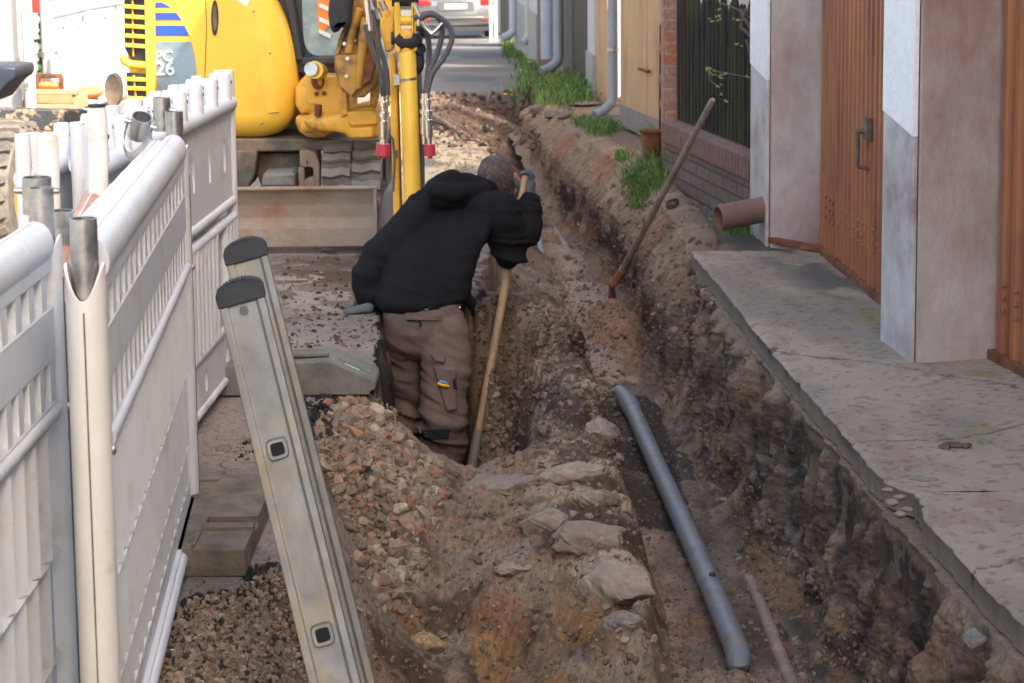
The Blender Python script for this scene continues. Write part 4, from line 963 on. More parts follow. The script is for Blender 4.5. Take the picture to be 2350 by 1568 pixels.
# ------------------------------------------------------------------ mini excavator
ex = thing('mini_excavator', 'yellow mini excavator with black cab, rubber tracks and dusty blade, boom reaching towards the worker', 'excavator', (-1.35, 10.6, 0))
def pillow(poly, Y0, depth, rnd=.12, steps=5, scale_c=None):
    """solid with outline poly (picture positions at Y0), rounded towards the viewer, given real depth"""
    P3 = [P(x, y, Y0) for x, y in poly]; n = len(P3); c = sum(P3, Vector())/n; rings = []
    nr = []
    for i in range(n):
        t = (P3[(i+1) % n]-P3[i-1]); m_ = V(t.z, 0, -t.x).normalized()
        if m_.dot(P3[i]-c) < 0: m_ = -m_
        nr.append(m_)
    for k in range(steps+1):
        a = math.pi/2*k/steps; ins = rnd*(1-math.sin(a)); dy = rnd*(1-math.cos(a))
        rings.append([V(p.x, Y0, p.z)-m_*ins+V(0, dy, 0) for p, m_ in zip(P3, nr)])
    rings.append([p+V(0, depth, 0) for p in P3]); return rings, P3
def smoothpoly(poly, it=2):
    for _ in range(it):
        q = []
        for i in range(len(poly)):
            a = poly[i]; b = poly[(i+1) % len(poly)]; q += [(a[0]*.75+b[0]*.25, a[1]*.75+b[1]*.25), (a[0]*.25+b[0]*.75, a[1]*.25+b[1]*.75)]
        poly = q
    return poly
YB = 9.95
hood = smoothpoly([(282, -300), (276, 60), (282, 150), (298, 240), (330, 300), (400, 318), (530, 322), (600, 322), (652, 304), (674, 262), (678, 180), (668, 90), (640, 20), (590, -60), (520, -140), (450, -300)], 2)
rg, P3 = pillow(hood, YB, 1.15, .14, 6)
mb = MB(); mb.rings(rg); body = mb.build('engine_cover', 'yellow', ex)
Yf = YB-.002
def flat(poly, off, m, name, par, th=.003, label=None):
    pp = [P(x, y, YB-off) for x, y in poly]; mb = MB(); mb.prism(pp, (0, th, 0)); return mb.build(name, m, par, label=label)
# grille: dark recess with yellow slats
Yg = .012
flat([(284, -120), (338, -120), (338, 140), (300, 136), (286, 110)], Yg, 'black', 'grille_recess', body, .01)
flat([(290, 166), (338, 170), (342, 320), (322, 300), (304, 262), (292, 210)], Yg, 'black', 'grille_recess', body, .01)
mb = MB()
def slat(xa, xb, y, yy=0): mb.beam(P(xa, y-1, YB-.034), P(xb, y+yy, YB-.034), .024, .022)
for y in (-30, -8, 15, 38, 60, 82, 104): slat(283+max(0, (y-80))*.12, 342, y, 3)
for i, y in enumerate((182, 203, 226, 249, 272, 294, 314)): slat(288+[0, 1, 5, 9, 15, 24, 34][i], 345, y, 1)
mb.beam(P(303, -100, YB-.022), P(306, 130, YB-.022), .012, .01); mb.beam(P(307, 172, YB-.022), P(318, 290, YB-.022), .012, .01)
mb.beam(P(341, -150, YB-.03), P(350, 330, YB-.03), .045, .05)
mb.build('grille_slats', 'yellow', body, bevel=.006)
mb = MB(); rr_ = [P(x, y, YB-.03) for x, y in [(281, 128), (286, 141), (300, 148), (340, 150)]]; mb.tube(rr_, .022, 10); mb.build('grille_bar', 'yellow', body)
# stickers
def arcx(y):       # right edge of the sticker field follows the cover's curve
    return float(np.interp(y, [-10, 6, 20, 50, 90, 130, 175, 230], [345, 372, 398, 420, 438, 447, 452, 456]))
def strip(y0, y1, m, lab, n=6):
    pts_ = [(347, y0)]+[(arcx(y0+(y1-y0)*i/n), y0+(y1-y0)*i/n) for i in range(n+1)]+[(348, y1)]
    return flat(pts_, .004, m, 'sticker', body, label=lab)
strip(5, 17, 'blue', 'topmost short blue stripe'); strip(29, 46, 'blue', 'middle blue stripe'); strip(58, 82, 'blue', 'lowest blue stripe')
strip(96, 232, 'steelblue', 'grey blue field with lettering')
def text(s, x, y, Y0, size, m, name, par, th=.002, yrot=0):
    cu = bpy.data.curves.new(name, 'FONT'); cu.body = s; cu.size = size; cu.extrude = th; cu.resolution_u = 3
    cu.offset = size*.02
    o = bpy.data.objects.new(name, cu); COL.objects.link(o); dg = bpy.context.evaluated_depsgraph_get(); dg.update()
    me = bpy.data.meshes.new_from_object(o.evaluated_get(dg)); bpy.data.objects.remove(o); 
    me.transform(Matrix.Translation(P(x, y, Y0)) @ Matrix.Rotation(math.pi/2, 4, 'X')); return link(name, me, m, par, smooth=False)
text('PC', 356, 140, YB-.010, .080, 'cream', 'lettering', body)
text('26', 357, 172, YB-.010, .104, 'paleblue', 'lettering', body)
# slotted hand hole, vent plate sticker
mb = MB(); mb.rings([[P(493+math.cos(a)*w_, 41+math.sin(a)*h_, YB-o) for a in [2*math.pi*i/20 for i in range(20)]] for w_, h_, o in ((8.5, 41, .0), (8.5, 41, .006), (6.2, 36, .006))]); mb.build('hand_slot', 'rubber', body)
mb = MB(); mb.rings([[P(493+math.cos(a)*w_, 41+math.sin(a)*h_, YB-o) for a in [2*math.pi*i/20 for i in range(20)]] for w_, h_, o in ((5, 32, .006), (5, 32, .0085))]); mb.build('slot_opening', 'darksteel', body)
flat([(549, -22), (576, -6), (565, 14), (537, -4)], .001, 'white', 'sticker', body, label='small white label')
mb = MB(); mb.ell(P(582, 25, YB-.004), (.006, .006, .006)); mb.build('bolt', 'galv', body)
mb = MB(); mb.tube([P(x, y, YB-.0005) for x, y in [(470, -60), (474, 60), (470, 180), (462, 300)]], .0022, 6); mb.tube([P(x, y, YB+.004) for x, y in [(352, 262), (462, 266), (560, 264), (640, 258)]], .0022, 6); mb.build('panel_seam', 'black', body)
for x, y in ((480, 290), (600, 282), (380, 286), (620, 120)): MB().ell(P(x, y, YB-.001), (.007, .005, .007)).build('bolt', 'galv', body)
# cab frame and window
cabp = smoothpoly([(642, -260), (680, -10), (700, 70), (704, 160), (705, 176), (800, 174), (832, 168), (840, 60), (840, -260)], 1)
cabp = [(612, -260), (628, -10), (650, 50), (664, 100), (670, 150), (673, 174), (800, 174), (832, 168), (840, 60), (840, -260)]
mb = MB(); pp = [P(x, y, 10.12) for x, y in cabp]; mb.prism(pp, (0, 1.0, 0)); cab = mb.build('cab', 'black', ex, bevel=.02)
mb = MB(); pp = [P(x, y, 10.108) for x, y in smoothpoly([(690, -200), (694, 80), (704, 118), (730, 130), (790, 126), (798, 100), (798, -200)], 2)]; mb.prism(pp, (0, .006, 0)); win = mb.build('window', 'glass', cab)
mb = MB(); pp = [P(x, y, 10.095) for x, y in smoothpoly([(728, -60), (742, -70), (772, -60), (770, 30), (757, 58), (738, 76), (728, 50)], 1)]; mb.prism(pp, (0, .008, 0)); mb.build('jacket', 'orange', win, label='orange hi-vis jacket hanging in the window')
mb = MB()
for y in (6, 38, 66): mb.prism([P(732, y, 10.088), P(760, y+12, 10.088), P(758, y+22, 10.088), P(732, y+10, 10.088)], (0, .004, 0))
mb.build('reflective_band', 'silver_tape', win)
mb = MB()
for xa, ya, xb, yb in ((655, -60, 690, 140), (690, 140, 800, 136)): mb.beam(P(xa, ya, 10.09), P(xb, yb, 10.09), .05, .05)
mb.build('door_frame', 'black', cab, bevel=.012)
# lower front: yellow step, swing post, lamp
mb = MB(); mb.rings(pillow(smoothpoly([(676, 176), (760, 172), (800, 180), (800, 300), (744, 296), (730, 264), (676, 262)], 1), 9.98, .6, .03, 3)[0]); mb.build('side_cover', 'worn_yellow', ex)
mb = MB(); mb.rings(pillow(smoothpoly([(672, 270), (700, 266), (760, 268), (770, 300), (740, 320), (690, 312)], 1), 9.9, .3, .02, 3)[0])
mb.tube([P(702, 290, 9.86), P(752, 284, 9.72)], .035, 14); mb.build('swing_cylinder', 'worn_yellow', ex)
# swing bracket
mb = MB(); mb.rings(pillow(smoothpoly([(690, 268), (780, 262), (812, 250), (862, 240), (866, 262), (872, 300), (868, 322), (800, 320), (790, 305), (705, 300)], 1), 9.62, .34, .03, 3)[0])
mb.build('swing_bracket', 'worn_yellow', ex, bevel=.006)
mb = MB(); mb.prism([P(x, y, 9.60) for x, y in [(795, 256), (864, 252), (868, 286), (800, 290)]], (0, .05, 0)); mb.prism([P(x, y, 9.57) for x, y in [(800, 294), (856, 292), (858, 316), (804, 318)]], (0, .05, 0)); mb.prism([P(x, y, 9.7) for x, y in [(700, 170), (790, 176), (796, 262), (744, 266), (730, 240), (704, 240)]], (0, .2, 0)); mb.build('bracket_plate', 'worn_yellow', ex, bevel=.01)
mb = MB()
for x, y in ((726, 215), (744, 214)): mb.tube([P(x, y, 9.70), P(x, y, 9.68)], .012, 8)
mb.tube([P(730, 266, 9.62), P(730, 240, 9.62)], .02, 10); mb.ell(P(729, 184, 9.66), (.035, .02, .05)); mb.build('bolt', 'rust', ex, label='rusty bolts and pins')
for pr in ([(776, 200), (782, 270), (800, 262), (796, 210)], [(852, 175), (866, 120), (874, 190), (862, 250), (848, 240)]):
    mb = MB(); mb.prism([P(x, y, 9.60) for x, y in pr], (0, .12, 0)); mb.build('bracket_lug', 'worn_yellow', ex, bevel=.008)
# work lamp
mb = MB(); mb.tube([P(735, 164, 9.62), P(722, 160, 9.52)], [.04, .046], 18); lp = mb.build('work_lamp', 'yellow', ex); mb = MB(); mb.tube([P(718, 159, 9.518), P(713, 158, 9.49)], .036, 18); mb.build('lamp_glass', 'galv', lp)
mb = MB(); mb.tube([P(735, 175, 9.62), P(735, 196, 9.66)], .012, 8); mb.build('lamp_stem', 'worn_yellow', lp)
# boom foot: folded plates, dark covers
mb = MB(); mb.prism([P(x, y, 9.42) for x, y in [(790, 60), (776, 90), (768, 125), (767, 160), (784, 210), (808, 224), (836, 224), (858, 200), (864, 170), (868, 40), (840, -80), (800, -80)]], (0, .30, 0)); bm_ = mb.build('boom_foot', 'dark_yellow', ex, bevel=.01)
mb = MB(); mb.prism([P(x, y, 9.38) for x, y in [(768, 126), (822, 126), (822, 200), (806, 222), (780, 196)]], (0, .03, 0)); mb.prism([P(x, y, 9.395) for x, y in [(780, 80), (790, 60), (796, 62), (778, 124), (768, 126)]], (0, .04, 0)); mb.build('guard_plate', 'dark_yellow', bm_, bevel=.003)
mb = MB()
for x, y in ((797, 134), (795, 175), (790, 100), (812, 92), (800, 105)): mb.tube([P(x, y, 9.385), P(x, y, 9.37)], .010, 8)
mb.build('bolt', 'galv', bm_)
mb = MB(); kr = random.Random(8)
mb.rings(pillow(smoothpoly([(764, -40), (750, 20), (756, 70), (770, 78), (784, 60), (800, 72), (806, 30), (812, -40)], 1), 9.30, .10, .03, 3)[0]); mb.build('cable_cover', 'rubber', bm_, label='ragged black cable cover')
mb = MB(); mb.tube([P(826, 20, 9.34), P(812, 60, 9.36), P(800, 120, 9.38)], .02, 10); mb.tube([P(838, 40, 9.36), P(832, 110, 9.36), P(822, 200, 9.4)], .024, 10); mb.build('cylinder_rod', 'dark_yellow', bm_)
mb = MB(); mb.prism([P(x, y, 9.36) for x, y in [(840, 60), (858, 60), (862, 150), (850, 186), (832, 196), (838, 120)]], (0, .05, 0)); mb.build('boom_side', 'rust', bm_, bevel=.006)
mb = MB(); mb.prism([P(x, y, 9.20) for x, y in [(858, -60), (905, -60), (905, 90), (900, 118), (884, 120), (870, 60)]], (0, .3, 0)); mb.build('boom', 'worn_yellow', ex, bevel=.01)
# arm (dipper) with bucket cylinder, standing in front of the machine
YA = 8.85
arm = MB(); arm.prism([P(x, y, YA+.05) for x, y in [(892, 120), (905, 120), (912, 200), (920, 520), (905, 560), (902, 470)]], (0, .16, 0)); am = arm.build('arm', 'worn_yellow', ex, bevel=.008)
arm = MB(); arm.prism([P(x, y, YA+.10) for x, y in [(918, 130), (960, 130), (968, 520), (930, 540)]], (0, .10, 0)); arm.build('arm_plate', 'worn_yellow', am, bevel=.008)
mb = MB(); mb.tube([P(934, 118, YA), P(935, 126, YA), P(951, 560, YA)], [.036, .0415, .0415], 24); cy = mb.build('bucket_cylinder', 'yellow', ex)
mb = MB(); mb.tube([P(934, 100, YA), P(934, 122, YA)], .028, 18); mb.ell(P(935, 84, YA), (.045, .04, .04)); mb.build('rod_eye', 'worn_yellow', cy)
mb = MB(); mb.tube([P(936, 178, YA), P(936.4, 183, YA)], .0445, 24); mb.box(P(910, 182, YA-.01), (.03, .02, .05)); mb.build('clamp', 'galv', cy)
mb = MB()
for (xa, xb) in ((905, 918), (944, 955)):
    mb.rings(pillow(smoothpoly([(xa-2, -120), (xb-3, -120), (xb, 40), (xb+4, 108), (xb-2, 122), (xa+3, 122), (xa, 100)], 1), YA-.02, .05, .008, 2)[0])
mb.tube([P(905, 47, YA+.02), P(955, 47, YA+.02)], .024, 14)
lk = mb.build('link_arms', 'yellow', ex)
mb = MB(); mb.tube([P(898, 88, YA+.02), P(964, 88, YA+.02)], .030, 16); mb.ell(P(936, 92, YA), (.07, .04, .05)); mb.tube([P(900, -10, YA+.02), P(960, -10, YA+.02)], .05, 16); mb.build('knuckle_pin', 'rubber', lk)
mb = MB(); mb.tube([P(958, 112, YA+.03), P(966, 112, YA-.0)], .028, 12); mb.ell(P(960, 140, YA+.03), (.03, .03, .06)); mb.build('grease_lump', 'rubber', lk)
mb = MB(); mb.tube([P(902, 440, YA+.0), P(906, 368, YA), P(902, 320, YA), P(888, 300, YA), P(878, 292, YA)], .006, 8); mb.tube([P(960, 130, YA+.04), P(968, 300, YA+.04), P(970, 450, YA+.04)], .012, 10); mb.box(P(908, 354, YA-.0), (.02, .03, .04)); mb.build('thin_hose', 'hose', am)
# spiral hoses
def crv(pl_, n=40):
    pl_ = [Vector(p) for p in pl_]; out = []
    q = [pl_[0]*2-pl_[1]]+pl_+[pl_[-1]*2-pl_[-2]]
    seg = len(pl_)-1
    for i in range(n+1):
        t = i/n*seg; k = min(int(t), seg-1); t -= k; a, b, c, d = q[k:k+4]
        out.append(.5*((2*b)+(c-a)*t+(2*a-5*b+4*c-d)*t*t+(3*b-a-3*c+d)*t**3))
    return out
def hose(pl_, Y0, r=.0135, end=None):
    pts_ = crv([P(x, y, Y0+dy) for x, y, dy in [(q+(0,))[:3] if len(q) == 2 else q for q in pl_]], 120)
    rs = [r*(1.12 if i % 2 else .88) for i in range(len(pts_))]
    mb = MB(); mb.tube(pts_, rs, 10); h = mb.build('hydraulic_hose', 'hose', ex); return h
def fitting(par, x0, y0, x1, y1, Y0, cap=True):
    a = P(x0, y0, Y0); b = P(x1, y1, Y0); d = b-a; mb = MB()
    pr = [(0, .013), (.10, .013), (.11, .018), (.20, .018), (.21, .012), (.30, .012), (.31, .021), (.40, .021), (.41, .014), (.47, .014), (.48, .020), (.80, .018), (.82, .012), (1, .012)]
    mb.tube([a+d*t for t, _ in pr], [r for _, r in pr], 14); mb.build('coupling', 'chrome', par)
    if cap:
        e = d.normalized(); mb = MB(); mb.tube([b-e*.02, b+e*.035, b+e*.036, b+e*.048], [.027, .027, .012, .010], 16); mb.build('cap', 'redcap', par)
Yh = 8.72
h1 = hose([(838, 56), (848, 90), (862, 130), (874, 165), (878, 200), (880, 222)], Yh); fitting(h1, 880, 220, 882, 340, Yh)
h2 = hose([(852, -30), (858, 40), (868, 100), (882, 140), (886, 180), (889, 222)], Yh+.06); fitting(h2, 889, 218, 876, 338, Yh+.05, True)
h3 = hose([(866, 20), (868, 90), (884, 150), (888, 175), (890, 220)], Yh+.12)
h4 = hose([(962, 44), (985, 34), (1008, 40), (1030, 60), (1037, 90), (1020, 130), (992, 170), (980, 215)], Yh); fitting(h4, 980, 214, 986, 340, Yh)
h5 = hose([(948, 42), (990, 30), (1012, 50), (1014, 80), (1004, 120), (988, 160), (975, 215)], Yh+.06); fitting(h5, 973, 214, 974, 330, Yh+.06, False)
h6 = hose([(955, 66), (975, 68), (984, 100), (984, 140), (978, 215)], Yh+.10)
mb = MB(); mb.tube([P(950, 8, Yh+.05), P(976, 62, Yh+.05), P(990, 78, Yh+.05), P(1004, 66, Yh+.05), P(1016, 52, Yh+.05)], .012, 10); mb.tube([P(842, 0, Yh), P(850, 70, Yh)], .014, 10); mb.build('steel_line', 'chrome', lk)
mb = MB()
for x, y in ((845, 60), (852, 10), (880, 12), (868, 30)): mb.tube([P(x-6, y-10, Yh+.05), P(x+4, y+12, Yh+.05)], .016, 8)
mb.build('pipe_nut', 'galv', lk)
# undercarriage
mb = MB(); mb.prism([P(x, y, 9.98) for x, y in [(510, 318), (740, 320), (860, 322), (860, 344), (520, 350)]], (0, 1.3, 0)); uc = mb.build('undercarriage', 'darksteel', ex, bevel=.01)
mb = MB(); mb.prism([P(x, y, 9.95) for x, y in [(537, 345), (590, 345), (585, 400), (570, 432), (520, 432)]], (0, .3, 0)); mb.prism([P(x, y, 10.1) for x, y in [(590, 352), (690, 350), (700, 432), (600, 430), (588, 395)]], (0, 1.0, 0)); mb.build('frame_plate', 'darksteel', uc, bevel=.01)
for pr in ([(687, 345), (700, 345), (712, 375), (700, 386), (688, 380)], [(700, 342), (726, 352), (734, 380), (735, 432), (722, 432), (718, 385), (700, 382)], [(684, 384), (698, 384), (700, 432), (684, 432)], [(698, 412), (722, 404), (724, 432), (698, 432)]):
    mb = MB(); mb.prism([P(x, y, 9.86) for x, y in pr], (0, .12, 0)); mb.build('push_arm', mat('dusty_arm', (.23, .17, .12), .8, var=.2, bump=.2) if 'dusty_arm' not in bpy.data.materials else bpy.data.materials['dusty_arm'], uc, bevel=.008)
mb = MB(); mb.rings(pillow([(604, 400), (670, 396), (676, 402), (677, 430), (598, 430)], 9.80, .25, .02, 3)[0]); mb.build('stone_lump', 'concrete', uc)
def track(xc_, w_):
    t = MB(); Ym, r, Lh = 10.62, .24, .62; pathp = []
    N = 54
    # stadium outline
    per = 4*Lh+2*math.pi*r; 
    def at(s):
        s %= per
        if s < 2*Lh: return (Ym-Lh+s, 2*r, 0)
        s -= 2*Lh
        if s < math.pi*r: a = s/r; return (Ym+Lh+math.sin(a)*r, r+math.cos(a)*r, a)
        s -= math.pi*r
        if s < 2*Lh: return (Ym+Lh-s, 0, math.pi)
        s -= 2*Lh; a = s/r; return (Ym-Lh-math.sin(a)*r, r-math.cos(a)*r, math.pi+a)
    rings = []
    for i in range(120):
        y, z, a = at(per*i/120); nrm = V(0, math.sin(a), math.cos(a)) if a else V(0, 0, 1)
        p = V(xc_, y, z+.02); rings.append([p+V(-w_/2, 0, 0), p+V(w_/2, 0, 0), p+V(w_/2, 0, 0)-nrm*.025, p+V(-w_/2, 0, 0)-nrm*.025])
    rings.append(rings[0]); t.rings(rings, cap=False); o = t.build('track', 'dusty_rubber', ex)
    mb = MB()
    for i in range(46):
        for side in (-1, 1):
            y, z, a = at(per*(i+(.25 if side > 0 else 0))/46); nrm = V(0, math.sin(a), math.cos(a)) if a else V(0, 0, 1); tn = V(1, 0, 0).cross(nrm)
            p = V(xc_+side*w_*.25, y, z+.02)+nrm*.012; vs = []
            for sx in (-1, 1):
                for so, th in ((-1, .0), (1, .0)):
                    pass
            hw = w_*.235; k = side
            A_ = [(-hw, -.030), (-hw*.3, -.020), (hw*.4, -.032), (hw, -.024), (hw, .024), (hw*.4, .012), (-hw*.3, .028), (-hw, .020)]
            mb.prism([p+V(a_, 0, 0)+tn*b_-nrm*.012 for a_, b_ in A_], nrm*.030)
    mb.build('lugs', mat('dusty_lug', (.235, .205, .17), .9, var=.15, bump=.15) if 'dusty_lug' not in bpy.data.materials else bpy.data.materials['dusty_lug'], o, bevel=.004)
    for yy in (Ym-Lh, Ym+Lh): MB().tube([V(xc_-w_*.3, yy, r+.02), V(xc_+w_*.3, yy, r+.02)], r-.045, 24).build('sprocket', 'darksteel', o)
    for yy in (Ym-.35, Ym, Ym+.35): MB().tube([V(xc_-w_*.3, yy, .11), V(xc_+w_*.3, yy, .11)], .07, 16).build('roller', 'darksteel', o)
    MB().box(V(xc_, Ym, .25), (w_*.5, 1.2, .16)).build('track_frame', 'darksteel', o, bevel=.01)
track(P(818, 420, 10.1).x, .32); track(P(812, 420, 10.1).x-1.18, .30)
# dozer blade
bl0 = P(862, 432, 9.52); 
XL, XR, Yb = bl0.x-1.5, bl0.x, 9.50
ztop = P(700, 432, Yb).z; zbot = P(700, 556, Yb).z
mb = MB(); rg = []
N = 10; prof = []
for i in range(N+1):
    f = i/N; prof.append((-.045*math.sin(math.pi*f)*1.0, zbot+(ztop-zbot)*f))
outl = [(y-.0, z) for y, z in prof]; outl = [(-(-y)-0, z) for y, z in outl]
sec = [(-p[0]*1.0, p[1]) for p in prof]+[(.03, ztop), (.055, zbot)]
mb.prism([V(XL, Yb+a, z) for a, z in sec], (XR-XL, 0, 0)); bl = mb.build('blade', 'blade', ex, bevel=.003)
mb = MB(); mb.prism([V(XL-.0, Yb-.014, zbot+.075), V(XL, Yb+.0, zbot+.075), V(XL, Yb+.0, zbot-.02), V(XL, Yb-.014, zbot-.02)], (XR-XL, 0, 0)); mb.build('cutting_edge', 'blade', bl, bevel=.002)
mb = MB(); mb.prism([V(XR-.01, Yb-.02, zbot), V(XR-.01, Yb-.012, ztop), V(XR-.01, Yb+.06, ztop), V(XR-.01, Yb+.08, zbot)], (.016, 0, 0)); mb.tube([V(XL, Yb-.004, ztop), V(XR, Yb-.004, ztop)], .012, 8); mb.build('blade_rim', 'blade', bl)
mb = MB(); mb.rings(pillow(smoothpoly([(862, 498), (884, 430), (906, 440), (908, 520), (900, 560), (868, 560)], 1), 9.55, .5, .02, 2)[0]); mb.build('track_guard', 'grey_paint', uc)
# ------------------------------------------------------------------ the worker
def Z(zx, zy, Y): return P((1300+.829*zx)*.5737, (600+.829*zy)*.5737, Y)
def blob(parts, voxel, smooth_it, seed=1, fold=0., fs=8., fine=0., stretch=None):
    """voxel-merge closed primitives into one continuous surface"""
    m = MB()
    for f in parts: f(m)
    me = bpy.data.meshes.new('tmp'); me.from_pydata(m.v, [], m.f); me.update()
    bm = bmesh.new(); bm.from_mesh(me); bmesh.ops.recalc_face_normals(bm, faces=bm.faces); bm.to_mesh(me); bm.free()
    o = bpy.data.objects.new('tmp', me); COL.objects.link(o)
    r = o.modifiers.new('r', 'REMESH'); r.mode = 'VOXEL'; r.voxel_size = voxel
    s_ = o.modifiers.new('s', 'SMOOTH'); s_.factor = .5; s_.iterations = smooth_it
    dg = bpy.context.evaluated_depsgraph_get(); dg.update(); out = bpy.data.meshes.new_from_object(o.evaluated_get(dg)); bpy.data.objects.remove(o)
    if fold or fine:
        n = len(out.vertices); co = np.zeros(n*3); out.vertices.foreach_get('co', co); co = co.reshape(-1, 3); no = np.zeros(n*3); out.vertices.foreach_get('normal', no); no = no.reshape(-1, 3)
        x, y, z = co.T
        if stretch is None: d = (1-np.abs(2*fbm(x*fs+z*fs*.6, z*fs*1.3-y*fs, 3, seed)-1)**.8-.6)*fold
        else: d = stretch(x, y, z, fs, seed)*fold
        d = d+(fbm(x*40+z*11, z*40+y*40, 2, seed+4)-.5)*fine
        co += no*d[:, None]; out.vertices.foreach_set('co', co.ravel()); out.update()
    return out
def capsule(a, b, r0, r1, fl=1., flax=None):
    def f(m):
        A = Vector(a); B = Vector(b); d = (B-A).normalized(); ref = Vector(flax) if flax is not None else (Vector((0, 0, 1)) if abs(d.z) < .9 else Vector((1, 0, 0)))
        y = (ref-d*ref.dot(d)).normalized(); x = d.cross(y); rg = []
        L = (B-A).length
        for k in range(6): t = math.pi/2*(k+.5)/6; rg.append((A-d*(r0*math.cos(t)), r0*math.sin(t)))
        for k in range(7): t = k/6; rg.append((A+(B-A)*t, r0+(r1-r0)*t))
        for k in range(6): t = math.pi/2*(1-(k+.5)/6); rg.append((B+d*(r1*math.cos(t)), r1*math.sin(t)))
        m.rings([[c+x*(math.cos(q)*r)+y*(math.sin(q)*r*fl) for q in [2*math.pi*i/16 for i in range(16)]] for c, r in rg])
    return f
def ellp(c, r, rot=None): return lambda m: m.ell(c, r, rot, 20, 14)
def loft(secs):
    """secs: (centre, half-width vector, half-depth vector)"""
    def f(m):
        rg = []
        for c, a, b in secs: rg.append([Vector(c)+Vector(a)*math.copysign(abs(math.cos(t))**.85, math.cos(t))+Vector(b)*math.copysign(abs(math.sin(t))**.85, math.sin(t)) for t in [2*math.pi*i/28 for i in range(28)]])
        m.rings(rg)
    return f
YH = 8.0
# joints
hipL, hipR = Z(375, 850, YH+.06), Z(590, 850, YH+.0)
kneeL, kneeR = Z(405, 1290, YH+.08), Z(560, 1310, YH-.10)
ankL, ankR = V(kneeL.x+.04, YH+.13, -.93), V(kneeR.x+.03, YH+.04, -.93)
shL, shR = Z(395, 330, YH+.22), Z(830, 300, YH+.30)
elL, elR = Z(205, 600, YH+.06), Z(890, 495, YH+.28)
wrL, wrR = Z(235, 760, YH+.06), Z(975, 275, YH+.42)
neck = Z(700, 190, YH+.36); head = Z(835, 135, YH+.46)
pel = Z(480, 790, YH+.02); belly = Z(485, 690, YH+.05); chest = Z(560, 420, YH+.16); upper = Z(610, 270, YH+.26)
per = []
ts = 1.0
# head: skull, jaw, nose, ear
hd = (Z(900, 250, YH+.56)-Z(780, 60, YH+.42)).normalized()    # from crown to chin
fwd = V(.35, .9, -.25); fwd = (fwd-hd*fwd.dot(hd)).normalized(); sd_ = hd.cross(fwd).normalized()
def H(a, b, c): return head+hd*a+fwd*b+sd_*c
rotH = Matrix((sd_, fwd, -hd)).transposed()
headparts = [ellp(H(-.015, -.005, 0), (.078, .098, .098), rotH), ellp(H(.055, .030, 0), (.058, .065, .070), rotH), ellp(H(.095, .055, 0), (.035, .035, .030), rotH), ellp(H(.045, .100, 0), (.012, .018, .022), rotH), ellp(H(.015, .085, 0), (.05, .018, .012), rotH), ellp(H(.075, .088, 0), (.025, .012, .008), rotH), ellp(H(.085, .086, 0), (.022, .012, .007), rotH),
  capsule(neck, H(.045, -.03, 0), .058, .055)]
bodyparts = headparts+[loft([(pel, (.15, 0, 0), (0, .10, 0)), (belly, (.14, 0, 0), (0, .09, .0)), (chest, (.155, 0, 0), (0, .09, .06)), (upper, (.12, 0, 0), (0, .04, .04)), (neck, (.06, 0, 0), (0, .05, .04))]),
  capsule(hipL, kneeL, .060, .040), capsule(kneeL, ankL, .040, .035), capsule(hipR, kneeR, .065, .05), capsule(kneeR, ankR, .052, .04),
  capsule(shL, elL, .05, .04), capsule(elL, wrL, .038, .028), capsule(shR, elR, .05, .04), capsule(elR, wrR, .038, .028), capsule(upper, shL, .04, .035), capsule(upper, shR, .04, .035)]
hndR = Z(962, 190, YH+.44); hndL = Z(165, 790, YH+.05)
bodyparts += [capsule(wrR, hndR, .024, .022), capsule(wrL, hndL, .022, .02)]
me = blob(bodyparts, .0075, 3)
person = link('person', me, 'skin'); tag(person, 'man in black hoodie and brown trousers standing in the hole, bowed over a shovel handle', 'person')
# ears
def ear(c):
    m = MB(); rg = []
    for k, (s_, o_) in enumerate(((1, 0), (1.05, .010), (.75, .014), (.55, .008))):
        rg.append([H(.035+math.sin(t)*.032*s_, -.004+math.cos(t)*.018*s_, c*(.074+o_)) for t in [2*math.pi*i/16 for i in range(16)]])
    m.rings(rg); return m
ear(1).build('ear', mat('ear_skin', (.62, .20, .13), .5), person); ear(-1).build('ear', 'skin', person)
me = blob([ellp(H(-.020, -.012, 0), (.0835, .103, .101), rotH), ellp(H(.035, -.050, 0), (.062, .052, .062), rotH)], .006, 2, fine=.004); link('hair', me, 'hair', person)
